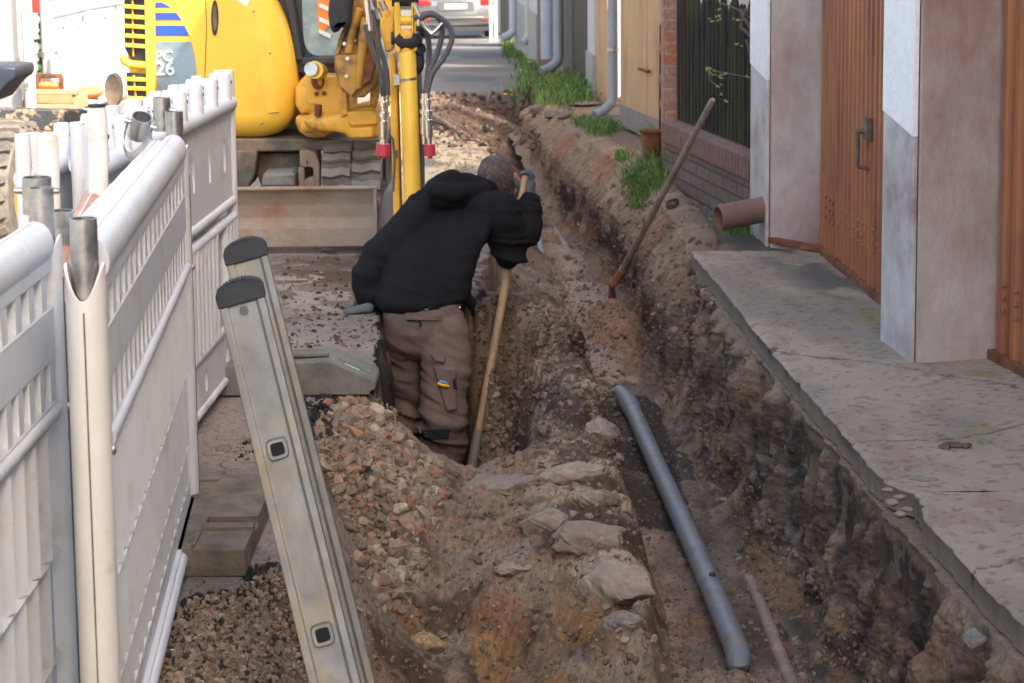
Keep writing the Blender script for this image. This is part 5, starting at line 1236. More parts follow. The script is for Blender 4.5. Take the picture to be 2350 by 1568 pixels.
# hoodie
hem = Z(480, 742, YH+.03)
hp = [loft([(Z(478, 750, YH+.03), (.188, 0, .008), (0, .135, 0)), (Z(482, 705, YH+.04), (.207, 0, .01), (0, .155, .01)), (Z(488, 620, YH+.06), (.205, 0, .0), (0, .155, .03)), (Z(515, 480, YH+.11), (.205, 0, .0), (0, .14, .06)), (Z(565, 350, YH+.17), (.205, 0, 0), (0, .12, .08)), (Z(600, 255, YH+.22), (.185, 0, 0), (0, .10, .08)), (Z(640, 205, YH+.27), (.12, 0, 0), (0, .08, .07)), (Z(700, 190, YH+.32), (.07, 0, 0), (0, .07, .05))]),
  capsule(Z(440, 330, YH+.20), Z(250, 560, YH+.09), .085, .072), capsule(Z(255, 520, YH+.1), Z(200, 620, YH+.05), .070, .062), capsule(Z(202, 600, YH+.05), Z(232, 755, YH+.05), .064, .042),
  capsule(Z(760, 290, YH+.24), Z(840, 330, YH+.26), .085, .085), capsule(Z(830, 310, YH+.27), Z(880, 480, YH+.27), .088, .068), capsule(Z(885, 485, YH+.27), Z(975, 330, YH+.38), .067, .052), capsule(Z(975, 330, YH+.38), Z(985, 262, YH+.41), .050, .040),
  # waist bulge over the right hip
  capsule(Z(640, 690, YH+.05), Z(700, 735, YH+.05), .055, .035), capsule(Z(700, 735, YH+.05), Z(712, 800, YH+.08), .03, .018),
  # hood lying on the shoulders
  capsule(Z(520, 185, YH+.17), Z(620, 135, YH+.20), .030, .042), capsule(Z(620, 135, YH+.20), Z(730, 150, YH+.27), .036, .026), capsule(Z(530, 195, YH+.14), Z(640, 205, YH+.15), .030, .035), capsule(Z(640, 200, YH+.16), Z(770, 185, YH+.26), .036, .026), capsule(Z(560, 215, YH+.19), Z(720, 215, YH+.25), .062, .05), capsule(Z(620, 180, YH+.24), Z(720, 185, YH+.30), .05, .04), capsule(Z(730, 150, YH+.27), Z(800, 195, YH+.38), .032, .026)]
def hfold(x, y, z, fs, seed):
    a = fbm(x*5+z*2, z*3-y*2, 3, seed); b = fbm(x*2+z*7, z*14+x*3, 2, seed+2)
    low = np.clip(1-np.abs(z-.10)/.25, 0, 1); slv = np.clip((x-hem.x-.27)/.12, 0, 1)*np.clip((.98-z)/.2, 0, 1)
    d = (a-.5)*1.5+(1-np.abs(2*fbm(x*3.2+z*2.2, z*2.4-x*1.6, 3, seed+9)-1)*2.6)*.45+(1-np.abs(2*b-1)*2)*.5*(low*.9+slv*1.3)
    return d
me = blob(hp, .009, 4, 3, fold=.030, fine=.002, stretch=hfold); hoo = link('hoodie', me, 'hoodie', person)
# ribbed waistband and cuffs
m = MB(); rg = []
for dz, s_ in ((.012, 1.0), (-.004, .985), (-.018, .97), (-.028, .95), (-.028, .90)):
    c = Z(478, 752, YH+.03); rg.append([c+V(.186*s_*math.cos(t), .132*s_*math.sin(t), dz+.012*math.cos(t)*-1+.010*math.cos(2*t)) for t in [2*math.pi*i/60 for i in range(60)]])
m.rings(rg); m.build('waistband', 'hoodie', hoo)
def cuff(c, d, r, L):
    d = Vector(d).normalized(); m = MB(); m.tube([Vector(c)-d*L*.5, Vector(c)-d*L*.3, Vector(c)+d*L*.4, Vector(c)+d*L*.5], [r*1.02, r*1.08, r, r*.9], 20); m.build('cuff', 'hoodie', hoo)
cuff(Z(987, 243, YH+.415), Z(985, 210, YH+.43)-Z(985, 280, YH+.40), .041, .05); cuff(Z(222, 782, YH+.05), Z(200, 790, YH+.05)-Z(228, 760, YH+.05), .036, .04)
# trousers
tp = [loft([(Z(475, 725, YH+.02), (.160, 0, .0), (0, .115, 0)), (Z(478, 790, YH+.02), (.176, 0, 0), (0, .128, 0)), (Z(482, 860, YH+.02), (.183, 0, 0), (0, .135, 0)), (Z(490, 940, YH+.03), (.180, 0, 0), (0, .12, 0)), (Z(495, 985, YH+.04), (.15, 0, 0), (0, .09, 0))]),
  capsule(Z(362, 880, YH+.06), Z(382, 1080, YH+.08), .096, .080), capsule(Z(382, 1080, YH+.08), Z(412, 1330, YH+.08), .078, .056), capsule(Z(415, 1330, YH+.08), ankL+V(0, .05, 0), .062, .058),
  capsule(Z(582, 880, YH-.02), Z(585, 1080, YH-.07), .106, .102), capsule(Z(585, 1080, YH-.07), Z(568, 1310, YH-.11), .100, .086), capsule(Z(563, 1310, YH-.09), Z(560, 1500, YH-.05), .094, .088), capsule(Z(560, 1500, YH-.05), ankR, .088, .072)]
def tfold(x, y, z, fs, seed):
    b = fbm(x*4+z*2, z*13+x*6, 3, seed+2); c = fbm(x*7, z*6, 3, seed+5)
    k = np.exp(-((z+.52)/.13)**2)+.5*np.exp(-((z+.25)/.12)**2)+.25
    return (1-np.abs(2*b-1)*2.2)*k*.9+(c-.5)*.8
me = blob(tp, .009, 3, 6, fold=.026, fine=.002, stretch=tfold); tr = link('trousers', me, 'trouser', person)
# details projected onto the trouser surface
from mathutils.bvhtree import BVHTree
bv = BVHTree.FromPolygons([v.co for v in me.vertices], [p.vertices for p in me.polygons])
def onleg(zx, zy, off=.003):
    px, py = (1300+.829*zx)*.5737, (600+.829*zy)*.5737; d = ray(px, py).normalized(); h = bv.ray_cast(V(0, 0, CAMH), d)
    return (h[0]-d*off) if h[0] is not None else Z(zx, zy, YH-.12)
def patch(poly, off, nx_=10):
    """cloth patch following the surface: quad (tl,tr,br,bl) in picture positions"""
    m = MB(); g = []
    for j in range(nx_+1):
        row = []
        for i in range(nx_+1):
            u_, v_ = i/nx_, j/nx_; tl, tr_, br, bl_ = poly
            x = (tl[0]*(1-u_)+tr_[0]*u_)*(1-v_)+(bl_[0]*(1-u_)+br[0]*u_)*v_; y = (tl[1]*(1-u_)+tr_[1]*u_)*(1-v_)+(bl_[1]*(1-u_)+br[1]*u_)*v_
            e = min(u_, 1-u_, v_, 1-v_); row.append(onleg(x, y, off if e > 0 else -.004))
        g.append(row)
    for j in range(nx_):
        for i in range(nx_): m.add([g[j][i], g[j][i+1], g[j+1][i+1], g[j+1][i]], [(0, 1, 2, 3)])
    return m
o = patch([(372, 778), (575, 790), (566, 826), (384, 822)], .011).build('pocket_flap', 'trouser', tr, label='back pocket flap'); 
patch([(455, 828), (470, 828), (468, 854), (452, 852)], .009, 4).build('button', 'trouser_dark', tr)
patch([(378, 816), (472, 826), (470, 832), (388, 824)], .007, 6).build('pocket_flap_shadow', 'trouser_dark', tr)  # dark strip painted as the shadow under the pocket flap
patch([(504, 985), (585, 1000), (580, 1028), (524, 1018)], .012).build('pocket_flap', 'trouser', tr, label='thigh pocket flap')
patch([(508, 1030), (640, 1040), (640, 1270), (590, 1280)], .014).build('cargo_pocket', 'trouser', tr)
patch([(455, 1345), (612, 1345), (600, 1395), (470, 1402)], .008).build('knee_patch', 'trouser_dark', tr)
patch([(385, 1362), (458, 1364), (460, 1420), (400, 1430)], .008).build('knee_patch', 'trouser_dark', tr)
patch([(612, 1098), (630, 1096), (640, 1160), (620, 1162)], .022, 5).build('pen_slot', 'trouser_dark', tr)
m = MB(); bx0 = Z(340, 745, YH-.115)
for x in (355, 488): m.beam(onleg(x, 738, .006), onleg(x+2, 772, .008), .02, .005, up=(0, 1, 0))
m.build('belt_loop', 'trouser', tr)
m = MB(); m.ell(onleg(650, 760, .006), (.006, .004, .006)); m.build('rivet', 'chrome', tr)
m = MB(); a_, b_ = onleg(545, 1125, .024), onleg(600, 1140, .024); m.tube([a_-V(0, 0, 0), (a_+b_)*.5+V(0, -.004, -.001), b_], [.006, .011, .004], 12)
kn = m.build('pocket_knife', 'yellowtool'); tag(kn, 'small yellow and blue pocket tool sticking out of the thigh pocket', 'tool')
m = MB(); m.tube([a_+V(.008, -.004, .010), (a_+b_)*.5+V(.0, -.006, .012), b_+V(-.006, -.002, .012)], [.004, .008, .003], 12); m.build('blue_grip', 'bluetool', kn)
# boots
for a_ in (ankL, ankR):
    m = MB(); m.ell(a_+V(.01, .07, -.03), (.045, .14, .055)); m.build('boot', 'rubber', person)
# gloves: palm, five fingers
def glove(name, palm, fingers, cuffp):
    parts = palm+[capsule(a, b, r0, r1) for ch in fingers for a, b, r0, r1 in ch]+cuffp
    me = blob(parts, .0032, 2, 9, fine=.0015); return link(name, me, 'glove', person)
g = lambda x, y, dy=0: Z(x, y, YH+.44+dy)
glove('glove', [ellp((g(975, 190)), (.034, .024, .040)), ellp(g(990, 165, .005), (.026, .022, .030)), capsule(g(958, 190, -.005), g(992, 200, .01), .022, .024)], [
   [(g(945, 190, -.01), g(925, 165, -.03), .013, .012), (g(925, 165, -.03), g(915, 138, -.035), .012, .0105)],       # thumb side
   [(g(990, 150), g(992, 118, -.005), .0125, .0115), (g(992, 118, -.005), g(972, 104, -.012), .0115, .0105), (g(972, 104, -.012), g(945, 112, -.015), .0105, .0095)],
   [(g(998, 150, .022), g(1001, 122, .02), .0125, .0115), (g(1001, 122, .02), g(984, 104, .016), .0115, .0105), (g(984, 104, .016), g(958, 108, .014), .0105, .0095)],
   [(g(1000, 160, .042), g(998, 132, .044), .012, .011), (g(998, 132, .044), g(978, 116, .044), .011, .010), (g(978, 116, .044), g(960, 120, .044), .010, .009)],
   [(g(950, 200, .01), g(928, 205, .0), .0115, .0105), (g(928, 205, .0), g(918, 222, .005), .0105, .009)]],
   [capsule(g(975, 205), g(985, 240, -.01), .030, .030)])
gl = lambda x, y, dy=0: Z(x-6, y-12, YH-.02+dy)
glove('glove', [ellp(gl(178, 782), (.040, .030, .017)), capsule(gl(160, 783), gl(215, 775), .019, .024)], [
   [(gl(160, 778, .03), gl(135, 780, .04), .0115, .0105), (gl(135, 780, .04), gl(113, 787, .045), .0105, .009)],
   [(gl(158, 780, .012), gl(130, 783, .018), .0115, .0105), (gl(130, 783, .018), gl(104, 790, .02), .0105, .009)],
   [(gl(158, 785, -.008), gl(130, 789, -.006), .0115, .0105), (gl(130, 789, -.006), gl(106, 795, -.006), .0105, .009)],
   [(gl(162, 790, -.025), gl(138, 795, -.03), .011, .010), (gl(138, 795, -.03), gl(118, 799, -.032), .010, .0085)],
   [(gl(185, 775, .035), gl(170, 776, .06), .0125, .011), (gl(170, 776, .06), gl(152, 782, .072), .011, .0095)]], [])
# shovel handle held by the worker
hA = Z(965, 130, YH+.435); hB = Z(705, 1560, YH-.02); dh = (hA-hB)
sv = thing('shovel', 'wooden shovel handle gripped by the man, its lower end disappearing into the hole', 'shovel', hB)
MB().tube([hA+dh.normalized()*.006, hA, hB+dh*.5, hB+dh*.03], [.010, .0165, .0185, .0205], 20).build('handle', 'wood', sv)
m = MB(); m.tube([hB+dh*.14, hB, hB-dh*.03], [.0245, .026, .027], 20); m.ell(hB+dh*.05+V(0, -.026, 0), (.005, .004, .005)); m.build('socket', mat('muddy_steel', (.17, .16, .12), .7, var=.2), sv)
m = MB(); b0 = hB-dh*.03; m.prism([b0+V(-.10, -.02, -.02), b0+V(.10, -.02, -.02), b0+V(.11, .04, -.20), b0+V(0, .07, -.30), b0+V(-.11, .04, -.20)], (0, .006, 0)); m.build('blade', 'darksteel', sv)
# second shovel leaning on the bank
t0 = P(1634, 231, 10.3); t1 = P(1412, 640, 10.75); t2 = P(1412, 640, 10.75)
top = P(1636, 228, 9.85); bot = P(1422, 632, 11.0)
s2 = thing('shovel', 'weathered round-point shovel standing in the trench and leaning towards the brick wall', 'shovel', bot)
MB().tube([top, top+(bot-top)*.01, top+(bot-top)*.5, bot], [.012, .0165, .0185, .020], 18).build('handle', 'greywood', s2)
b1 = P(1404, 655, 11.02); m = MB(); m.tube([bot+(top-bot)*.04, bot, b1], [.025, .027, .022], 16); m.build('socket', mat('red_brown_socket', (.30, .10, .06), .6, var=.2), s2)
m = MB(); g_ = []
for j in range(9):
    v_ = j/8; y = 650+95*v_; hw = (5+3*min(1, v_*4))*(1 if v_ < .6 else (1-(v_-.6)/.42)**.6); row = []
    for i in range(7):
        u_ = i/6*2-1; row.append(P(1404+8*v_+u_*max(hw, .5), y, 11.04+.05*u_*u_+.10*u_))
    g_.append(row)
for off in (0, 1):
    gg = [[p+V(-.004*off, .006*off, 0) for p in r] for r in g_]
    for j in range(8):
        for i in range(6): m.add([gg[j][i], gg[j][i+1], gg[j+1][i+1], gg[j+1][i]], [(0, 1, 2, 3)])
m.build('blade', mat('rusty_blade', (.20, .10, .08), .7, .1, var=.25), s2)
# ------------------------------------------------------------------ pipes in the trench
pA = G(1445, 930, -.67); pB = G(1686, 1470, -.655)
# exposed length of the dusty blue pipe
pdir = (pB-pA).normalized()
pl_ = [pA-pdir*.45+V(0, 0, -.05), pA, pA+(pB-pA)*.35+V(.0, 0, .004), pA+(pB-pA)*.7+V(.004, 0, .0), pB+V(0, 0, -.012), pB+pdir*.05+V(0, 0, -.06)]
m = MB(); m.tube(crv(pl_, 60), .041, 28); bp_ = m.build('buried_pipe', 'bluepipe'); tag(bp_, 'dusty blue plastic pipe lying along the trench floor', 'pipe')
m = MB(); cc_ = crv(pl_, 60); q_ = cc_[10]; m.tube([cc_[9], cc_[10], cc_[13], cc_[14]], [.042, .047, .047, .042], 28); m.build('pipe_socket', 'bluepipe', bp_)
m = MB(); m.ell(pA+(pB-pA)*.83+V(.008, 0, .037), (.012, .022, .012)); m.build('hole', 'black', bp_)
def conduit(lab, a, b, za, zb, r, mt):
    A = G(*a, za); B = G(*b, zb); n_ = 12; pts_ = []
    for i in range(n_+1): t = i/n_; p = A+(B-A)*t; p.z += math.sin(t*9)*.004; p.x += math.sin(t*5)*.006; pts_.append(p)
    m = MB(); m.tube(pts_, r, 16); o = m.build('conduit', mt); tag(o, lab, 'conduit')
conduit('pink conduit half buried in the sand beside the blue pipe near the bottom edge', (1700, 1290), (1850, 1640), -.736, -.731, .024, 'pinkpipe')
conduit('pale pink conduit emerging from the sand under the far bank', (1215, 430), (1320, 600), -.728, -.722, .028, 'pinkpipe')
conduit('short silvery blue pipe section between the worker and the far pink conduit', (1225, 520), (1252, 612), -.705, -.70, .030, 'bluepipe')
conduit('small bluish pipe trace surfacing right of the shovel handle', (1262, 655), (1290, 720), -.67, -.655, .026, 'bluepipe')

# ------------------------------------------------------------------ stones
bpy.context.view_layer.update()
_dg = bpy.context.evaluated_depsgraph_get(); _gr = bpy.data.objects['ground']
gbv = BVHTree.FromObject(_gr, _dg); wbv = BVHTree.FromObject(bpy.data.objects['trench_wall'], _dg)
def gz(x, y):
    h = gbv.ray_cast(V(x, y, 3), V(0, 0, -1)); return h[0] if h[0] is not None else V(x, y, 0)
def hitpx(px, py):
    d = ray(px, py).normalized(); h = gbv.ray_cast(V(0, 0, CAMH), d); h2 = wbv.ray_cast(V(0, 0, CAMH), d)
    if h[0] is None or (h2[0] is not None and h2[3] < h[3]): h = h2
    return h[0] if h[0] is not None else G(px, py)
def rock(seed, r, cuts=4, ang=.5):
    rr_ = np.random.RandomState(seed); bm = bmesh.new(); bmesh.ops.create_icosphere(bm, subdivisions=cuts, radius=1)
    co = np.array([v.co[:] for v in bm.verts]); pl = rr_.normal(size=(18, 3)); pl /= np.linalg.norm(pl, axis=1)[:, None]; dd_ = rr_.uniform(.52, .86, 18)
    for k in range(18):
        h = co @ pl[k]-dd_[k]; co -= np.clip(h, 0, None)[:, None]*pl[k]*.96
    a = fbm(co[:, 0]*2.1+seed, co[:, 1]*2.1+co[:, 2]*1.3, 4, seed); a2 = fbm(co[:, 0]*7+co[:, 2]*5, co[:, 1]*7-co[:, 2]*4, 3, seed+3)
    a3 = fbm(co[:, 0]*19+co[:, 2]*15, co[:, 1]*19-co[:, 2]*13, 3, seed+6); co *= (1.08+(a-.5)*.42+(a2-.5)*.20+(a3-.5)*.07)[:, None]; co *= np.array(r)
    me = bpy.data.meshes.new('rock'); faces = [[v.index for v in f.verts] for f in bm.faces]; bm.free(); me.from_pydata(co.tolist(), [], faces); me.update()
    return me, co, a2
def colour(me, base, noise, second, amt):
    c = np.zeros((len(noise), 3))+np.array(base); c = mixc(c, second, sst(.45, .6, noise)*amt)
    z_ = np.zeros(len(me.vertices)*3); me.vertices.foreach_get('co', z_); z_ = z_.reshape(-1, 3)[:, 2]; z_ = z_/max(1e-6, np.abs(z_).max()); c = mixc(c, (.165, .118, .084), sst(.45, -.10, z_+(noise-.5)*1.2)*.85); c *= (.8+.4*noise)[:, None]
    at = me.color_attributes.new('col', 'FLOAT_COLOR', 'POINT'); at.data.foreach_set('color', np.c_[c, np.ones(len(c))].astype(np.float32).ravel())
def stone(lab, px, py, w_, h_, base, second=(.2, .15, .11), seed=1, sink=.45, cat='stone', name='stone', dep=.8, cuts=4, rot=None, group=None):
    p = hitpx(px, py); s_ = 4300/p.y; rx = w_/2/s_; rz = h_/2/s_*(.82 if h_ > 55 else 1)
    me, co, nz = rock(seed, (rx, rx*dep, rz), cuts+(1 if w_ > 80 else 0)); colour(me, base, nz, second, .7)
    o = link(name, me, 'stone'); o.location = p+V(0, rx*dep*.3, rz*(1-2*sink)); o.rotation_euler = (0, 0, rot if rot is not None else (seed*1.3) % 1.2-.6); tag(o, lab, cat, group)
    return o
LM = (.31, .255, .20); GR = (.235, .195, .155)
stone('large pale boulder with flat top at the lower right of the excavated shelf', 1400, 1350, 270, 190, LM, (.24, .19, .15), 3, .60, 'boulder', 'boulder', .75)
stone('broad grey rounded boulder right in front of the shovel handle foot', 1165, 1130, 230, 150, GR, (.19, .15, .11), 5, .6, 'boulder', 'boulder', .7)
stone('pale flat stone slab on the shelf, upper of two stacked slabs', 1330, 1090, 220, 90, LM, (.22, .17, .13), 7, .55, 'stone', 'stone', .5)
stone('pale flat stone slab on the shelf, lower of two stacked slabs', 1355, 1150, 150, 80, (.30, .245, .19), (.2, .16, .12), 9, .5, 'stone', 'stone', .5)
stone('half buried pale stone in the middle of the foreground shelf', 1180, 1305, 125, 60, LM, (.25, .2, .16), 11, .6)
stone('small pale knob of stone at the edge of the shelf above the blue pipe end', 1392, 882, 52, 56, (.36, .29, .22), (.24, .16, .1), 13, .45)
stone('small pale pebble at the shelf edge left of the pipe', 1418, 1058, 40, 42, (.40, .36, .30), (.2, .17, .14), 15, .45)
stone('low grey stone at the shelf edge beside the boulder', 1345, 1235, 220, 100, GR, (.2, .16, .12), 17, .55, dep=.6)
stone('grey stone lump on the shelf between the slabs and the boulder', 1270, 1200, 200, 80, (.29, .24, .19), (.17, .13, .10), 19, .55, dep=.6)
stone('ridge of pale mortar along the shelf above the stacked slabs', 1360, 985, 130, 80, (.31, .26, .20), (.2, .15, .11), 21, .55, dep=1.6)
stone('long grey stone lying at the foot of the foreground boulder', 1440, 1440, 150, 80, (.25, .21, .175), (.13, .10, .08), 23, .55)
stone('ochre lump of old mortar at the bottom edge below the rubble', 985, 1490, 110, 70, (.38, .28, .15), (.16, .09, .04), 25, .4, 'stone', 'mortar_lump')
stone('tilted grey stone block on the trench floor below the far bank', 1225, 468, 30, 16, GR, seed=27)
stone('reddish brick chunk on the rubble beside the boulder', 1016, 1140, 58, 26, (.33, .13, .09), (.24, .12, .09), 29, .3, 'brick', 'brick_fragment', cuts=3)
stone('small orange brick bit near the top of the rubble slope', 885, 1004, 24, 17, (.50, .13, .06), (.4, .1, .06), 31, .2, 'brick', 'brick_fragment', cuts=3)
stone('round pinkish brick lump high on the rubble slope', 805, 1092, 52, 36, (.40, .20, .14), (.30, .17, .12), 33, .25, 'brick', 'brick_fragment', cuts=3)
stone('pale brick shard lying low on the rubble slope', 905, 1268, 50, 46, (.33, .19, .14), (.25, .16, .12), 35, .25, 'brick', 'brick_fragment', cuts=3)
stone('beige angular stone standing in the lower rubble', 822, 1295, 40, 62, (.38, .28, .20), (.27, .19, .13), 37, .25, cuts=3)
stone('reddish brown tile shard left of the ladder foot at the bottom', 630+0, 1446, 0.1+40, 22, (.26, .11, .07), seed=39, sink=.2, cat='brick', name='brick_fragment', cuts=3)
stone('flat terracotta shard under the near barrier at the bottom left', 365, 1522, 44, 18, (.36, .15, .09), (.25, .12, .08), 41, .2, 'brick', 'brick_fragment', cuts=3)
stone('dark brown tile shard next to the terracotta shard', 372, 1503, 46, 22, (.10, .065, .05), (.2, .12, .09), 43, .1, 'brick', 'brick_fragment', cuts=3)
stone('tiny white chip beside the dark tile shard', 394, 1496, 16, 8, (.75, .75, .72), (.7, .7, .7), 45, .2, cuts=2)
stone('black lump of bitumen in the middle of the rubble slope', 848, 1098, 34, 34, (.016, .016, .018), (.03, .03, .03), 47, .2, 'lump', 'bitumen_lump', cuts=3)
stone('black lump of bitumen on the grey shelf right of the shovel handle', 1258, 775, 20, 14, (.02, .02, .022), (.03, .03, .03), 49, .1, 'lump', 'bitumen_lump', cuts=3)
stone('black lump of bitumen on the far bank behind the leaning shovel', 1545, 478, 44, 34, (.014, .014, .015), (.03, .03, .03), 51, .2, 'lump', 'bitumen_lump', cuts=3)
stone('smooth beige cobble with a rough end embedded low in the rubble', 905, 1340, 90, 110, (.28, .23, .18), (.34, .29, .23), 53, .4, dep=.6)
stone('pale yellowish stone in the centre of the rubble slope', 915, 1180, 60, 40, (.42, .36, .24), (.28, .23, .16), 55, .3)
stone('small rounded stone by the trench pipe at the right wall foot', 1660, 1148, 24, 14, (.33, .27, .2), seed=57, cuts=3)
stone('grey broken stone at the dug wall near the bottom right corner', 2250, 1480, 90, 70, (.21, .20, .18), (.12, .11, .1), 59, .4)
for i_, (x, y, w_, h_, lab) in enumerate(((1232, 262, 44, 30, 'dark grey kerb stone at the far end of the trench under the grass'), (1268, 270, 46, 26, 'brown kerb stone second from the far end of the trench'), (1300, 272, 44, 26, 'rounded kerb stone just below the grass patch'), (1335, 244, 80, 18, 'flat stone plate in front of the plaster pier'))):
    stone(lab, x, y, w_, h_, (.16, .13, .11), (.10, .08, .06), 61+i_, .3, cuts=3)
# crumbled concrete at the joint of the pavement
for i_, (x, y, w_, h_) in enumerate(((2040, 1122, 40, 26), (2066, 1140, 44, 30), (2050, 1152, 34, 34), (2078, 1168, 36, 26), (2064, 1180, 30, 40), (2110, 1098, 60, 20), (2140, 1100, 40, 14))):
    me, co, nz = rock(80+i_, (w_/2/790, w_/2/790*.8, h_/2/790*.5), 2); colour(me, (.25, .22, .185), nz, (.17, .15, .13), .6)
    o = link('concrete_chunk', me, 'stone'); o.location = G(x, y, -.0)+V(0, 0, -.002 if i_ < 5 else .0); tag(o, 'pale crumbled concrete chunk at the broken joint of the pavement', 'concrete chunk', 'crumbled concrete at the pavement joint')
# clods of soil on the pavement
for i_, (x, y, w_) in enumerate(((2190, 1020, 60), (2170, 1024, 36), (2215, 1022, 34))):
    me, co, nz = rock(95+i_, (w_/2/760, w_/2/760*.7, .010), 3); colour(me, (.085, .058, .046), nz, (.15, .1, .08), .6)
    o = link('soil_clod', me, 'stone'); o.location = G(x, y, .006); tag(o, 'flat clod of brown soil lying on the pavement', 'clod', 'soil clods on the pavement')

# loose rubble, crumbs and gravel
def scatter(name, pts_, sizes, cols, mt='stone'):
    rr_ = np.random.RandomState(5); vs = []; fs = []; cs = []
    bc = np.array([(x, y, z) for x in (-.8, .8) for y in (-.8, .8) for z in (-.8, .8)]+[(0, 0, 1.15), (0, 0, -1.15), (1.15, 0, 0), (-1.15, 0, 0), (0, 1.15, 0), (0, -1.15, 0)])
    bf = []
    for q_, c_ in (((0, 1, 3, 2), 11), ((4, 6, 7, 5), 10), ((0, 4, 5, 1), 13), ((2, 3, 7, 6), 12), ((0, 2, 6, 4), 9), ((1, 5, 7, 3), 8)):
        for a_ in range(4): bf.append((q_[a_], q_[(a_+1) % 4], c_))
    bf = np.array(bf)
    n = len(pts_); k = len(bc)
    q = rr_.normal(size=(n, 4)); q /= np.linalg.norm(q, axis=1)[:, None]
    w0, x, y, z = q.T; Rm = np.stack([1-2*(y*y+z*z), 2*(x*y-z*w0), 2*(x*z+y*w0), 2*(x*y+z*w0), 1-2*(x*x+z*z), 2*(y*z-x*w0), 2*(x*z-y*w0), 2*(y*z+x*w0), 1-2*(x*x+y*y)], 1).reshape(n, 3, 3)
    sc = rr_.uniform(.45, 1.2, (n, 1, 3)); jit = 1+rr_.uniform(-.38, .30, (n, k, 1))
    co = bc[None]*sc*jit*sizes[:, None, None]; co = np.einsum('nij,nkj->nki', Rm, co)+pts_[:, None, :]
    F = (bf[None]+np.arange(n)[:, None, None]*k).reshape(-1, 3)
    me = bpy.data.meshes.new(name); co = co.reshape(-1, 3).astype(np.float32)
    me.vertices.add(len(co)); me.vertices.foreach_set('co', co.ravel()); me.loops.add(F.size); me.loops.foreach_set('vertex_index', F.astype(np.int32).ravel()); me.polygons.add(len(F)); me.polygons.foreach_set('loop_start', np.arange(0, F.size, 3, dtype=np.int32)); me.update(calc_edges=True)
    at = me.color_attributes.new('col', 'FLOAT_COLOR', 'POINT'); at.data.foreach_set('color', np.c_[np.repeat(cols, k, 0), np.ones(len(co))].astype(np.float32).ravel())
    me.polygons.foreach_set('use_smooth', [False]*len(me.polygons)); return link(name, me, mt, kind='stuff', smooth=False)
def drop(px0, px1, py0, py1, n, smin, smax, pal, poly=None, power=3.0, seed=1, keep=None):
    rr_ = np.random.RandomState(seed); P_, S_, C_ = [], [], []
    while len(P_) < n:
        x, y = rr_.uniform(px0, px1), rr_.uniform(py0, py1)
        if poly is not None:
            ins = False
            for i in range(len(poly)):
                ax, ay = poly[i]; bx, by = poly[(i+1) % len(poly)]
                if (ay > y) != (by > y) and x < ax+(y-ay)/(by-ay)*(bx-ax): ins = not ins
            if not ins: continue
        p = hitpx(x, y)
        if keep and not keep(p): 
            if rr_.rand() < .02: n -= 1
            continue
        s_ = smin*(smax/smin)**(rr_.rand()**(power*.4)); P_.append(p+V(0, 0, s_*.05)); S_.append(s_); cc_ = np.array(pal[rr_.randint(len(pal))]); cc_ = cc_*.62+np.array((.19, .14, .10))*.38*(cc_.max() > .06)+cc_*.38*(cc_.max() <= .06); C_.append(cc_*rr_.uniform(.75, 1.25))
    return P_, S_, C_
pal = [(.27, .21, .155), (.24, .18, .135), (.22, .175, .135), (.29, .235, .18), (.25, .2, .16), (.30, .18, .125), (.32, .20, .145), (.26, .20, .15), (.42, .36, .27), (.24, .19, .15), (.31, .14, .085), (.33, .27, .21), (.18, .14, .11), (.40, .27, .19), (.28, .24, .2), (.30, .26, .21)]
soilp = [(.17, .115, .075), (.12, .08, .055), (.20, .145, .10), (.22, .17, .125), (.09, .065, .048), (.15, .105, .075)]
A_ = drop(640, 1010, 890, 1440, 4300, .0020, .024, pal, [(745, 920), (850, 905), (900, 930), (960, 1040), (1060, 1085), (1090, 1180), (960, 1230), (960, 1420), (880, 1400), (790, 1200), (715, 1000)], seed=1, power=5.5, keep=lambda p: p.z > -.62)
B_ = drop(330, 700, 1270, 1567, 3600, .0015, .010, [(.26, .2, .15), (.28, .23, .18), (.36, .31, .25), (.2, .15, .11), (.05, .045, .04), (.32, .26, .21), (.3, .19, .13)], [(340, 1567), (370, 1470), (430, 1380), (545, 1350), (640, 1295), (720, 1440), (760, 1567)], seed=2, power=4.5)
C_ = drop(800, 1520, 1080, 1567, 1300, .0022, .013, soilp+[(.27, .22, .165)], seed=3, keep=lambda p: p.x < wallx(p.y)-.5)
D_ = drop(1250, 2100, 620, 1567, 1500, .003, .012, soilp, seed=4, keep=lambda p: p.z < -.5)
E_ = drop(1090, 1420, 680, 1080, 1500, .003, .016, [(.10, .07, .05), (.07, .05, .038), (.15, .11, .08), (.20, .15, .11), (.12, .08, .055)], seed=5)
F_ = drop(640, 870, 590, 800, 380, .003, .013, [(.05, .035, .028), (.09, .06, .045)], seed=6)
Gd = drop(690, 775, 905, 1010, 160, .006, .016, [(.015, .015, .017), (.03, .03, .03)], seed=7)
Hh = drop(1160, 1640, 420, 800, 700, .006, .022, soilp+[(.30, .2, .13)], seed=8, keep=lambda p: p.y > 8.6)
K_ = drop(980, 1240, 210, 340, 420, .006, .035, [(.06, .045, .038), (.2, .12, .08), (.1, .07, .055)], seed=12)
J_ = drop(540, 640, 1010, 1060, 60, .003, .010, [(.02, .02, .02), (.3, .22, .16), (.05, .04, .035)], seed=10)
L_ = drop(985, 1135, 290, 400, 260, .008, .022, [(.6, .48, .3), (.5, .38, .24)], seed=13)
def comb(*a): return np.array([tuple(p) for q in a for p in q[0]]), np.array([s_ for q in a for s_ in q[1]]), np.array([c for q in a for c in q[2]])
scatter('rubble', *comb(A_, Gd)); scatter('gravel', *comb(B_, J_)); scatter('soil_crumbs', *comb(C_, D_, E_, F_, Hh, K_, L_))

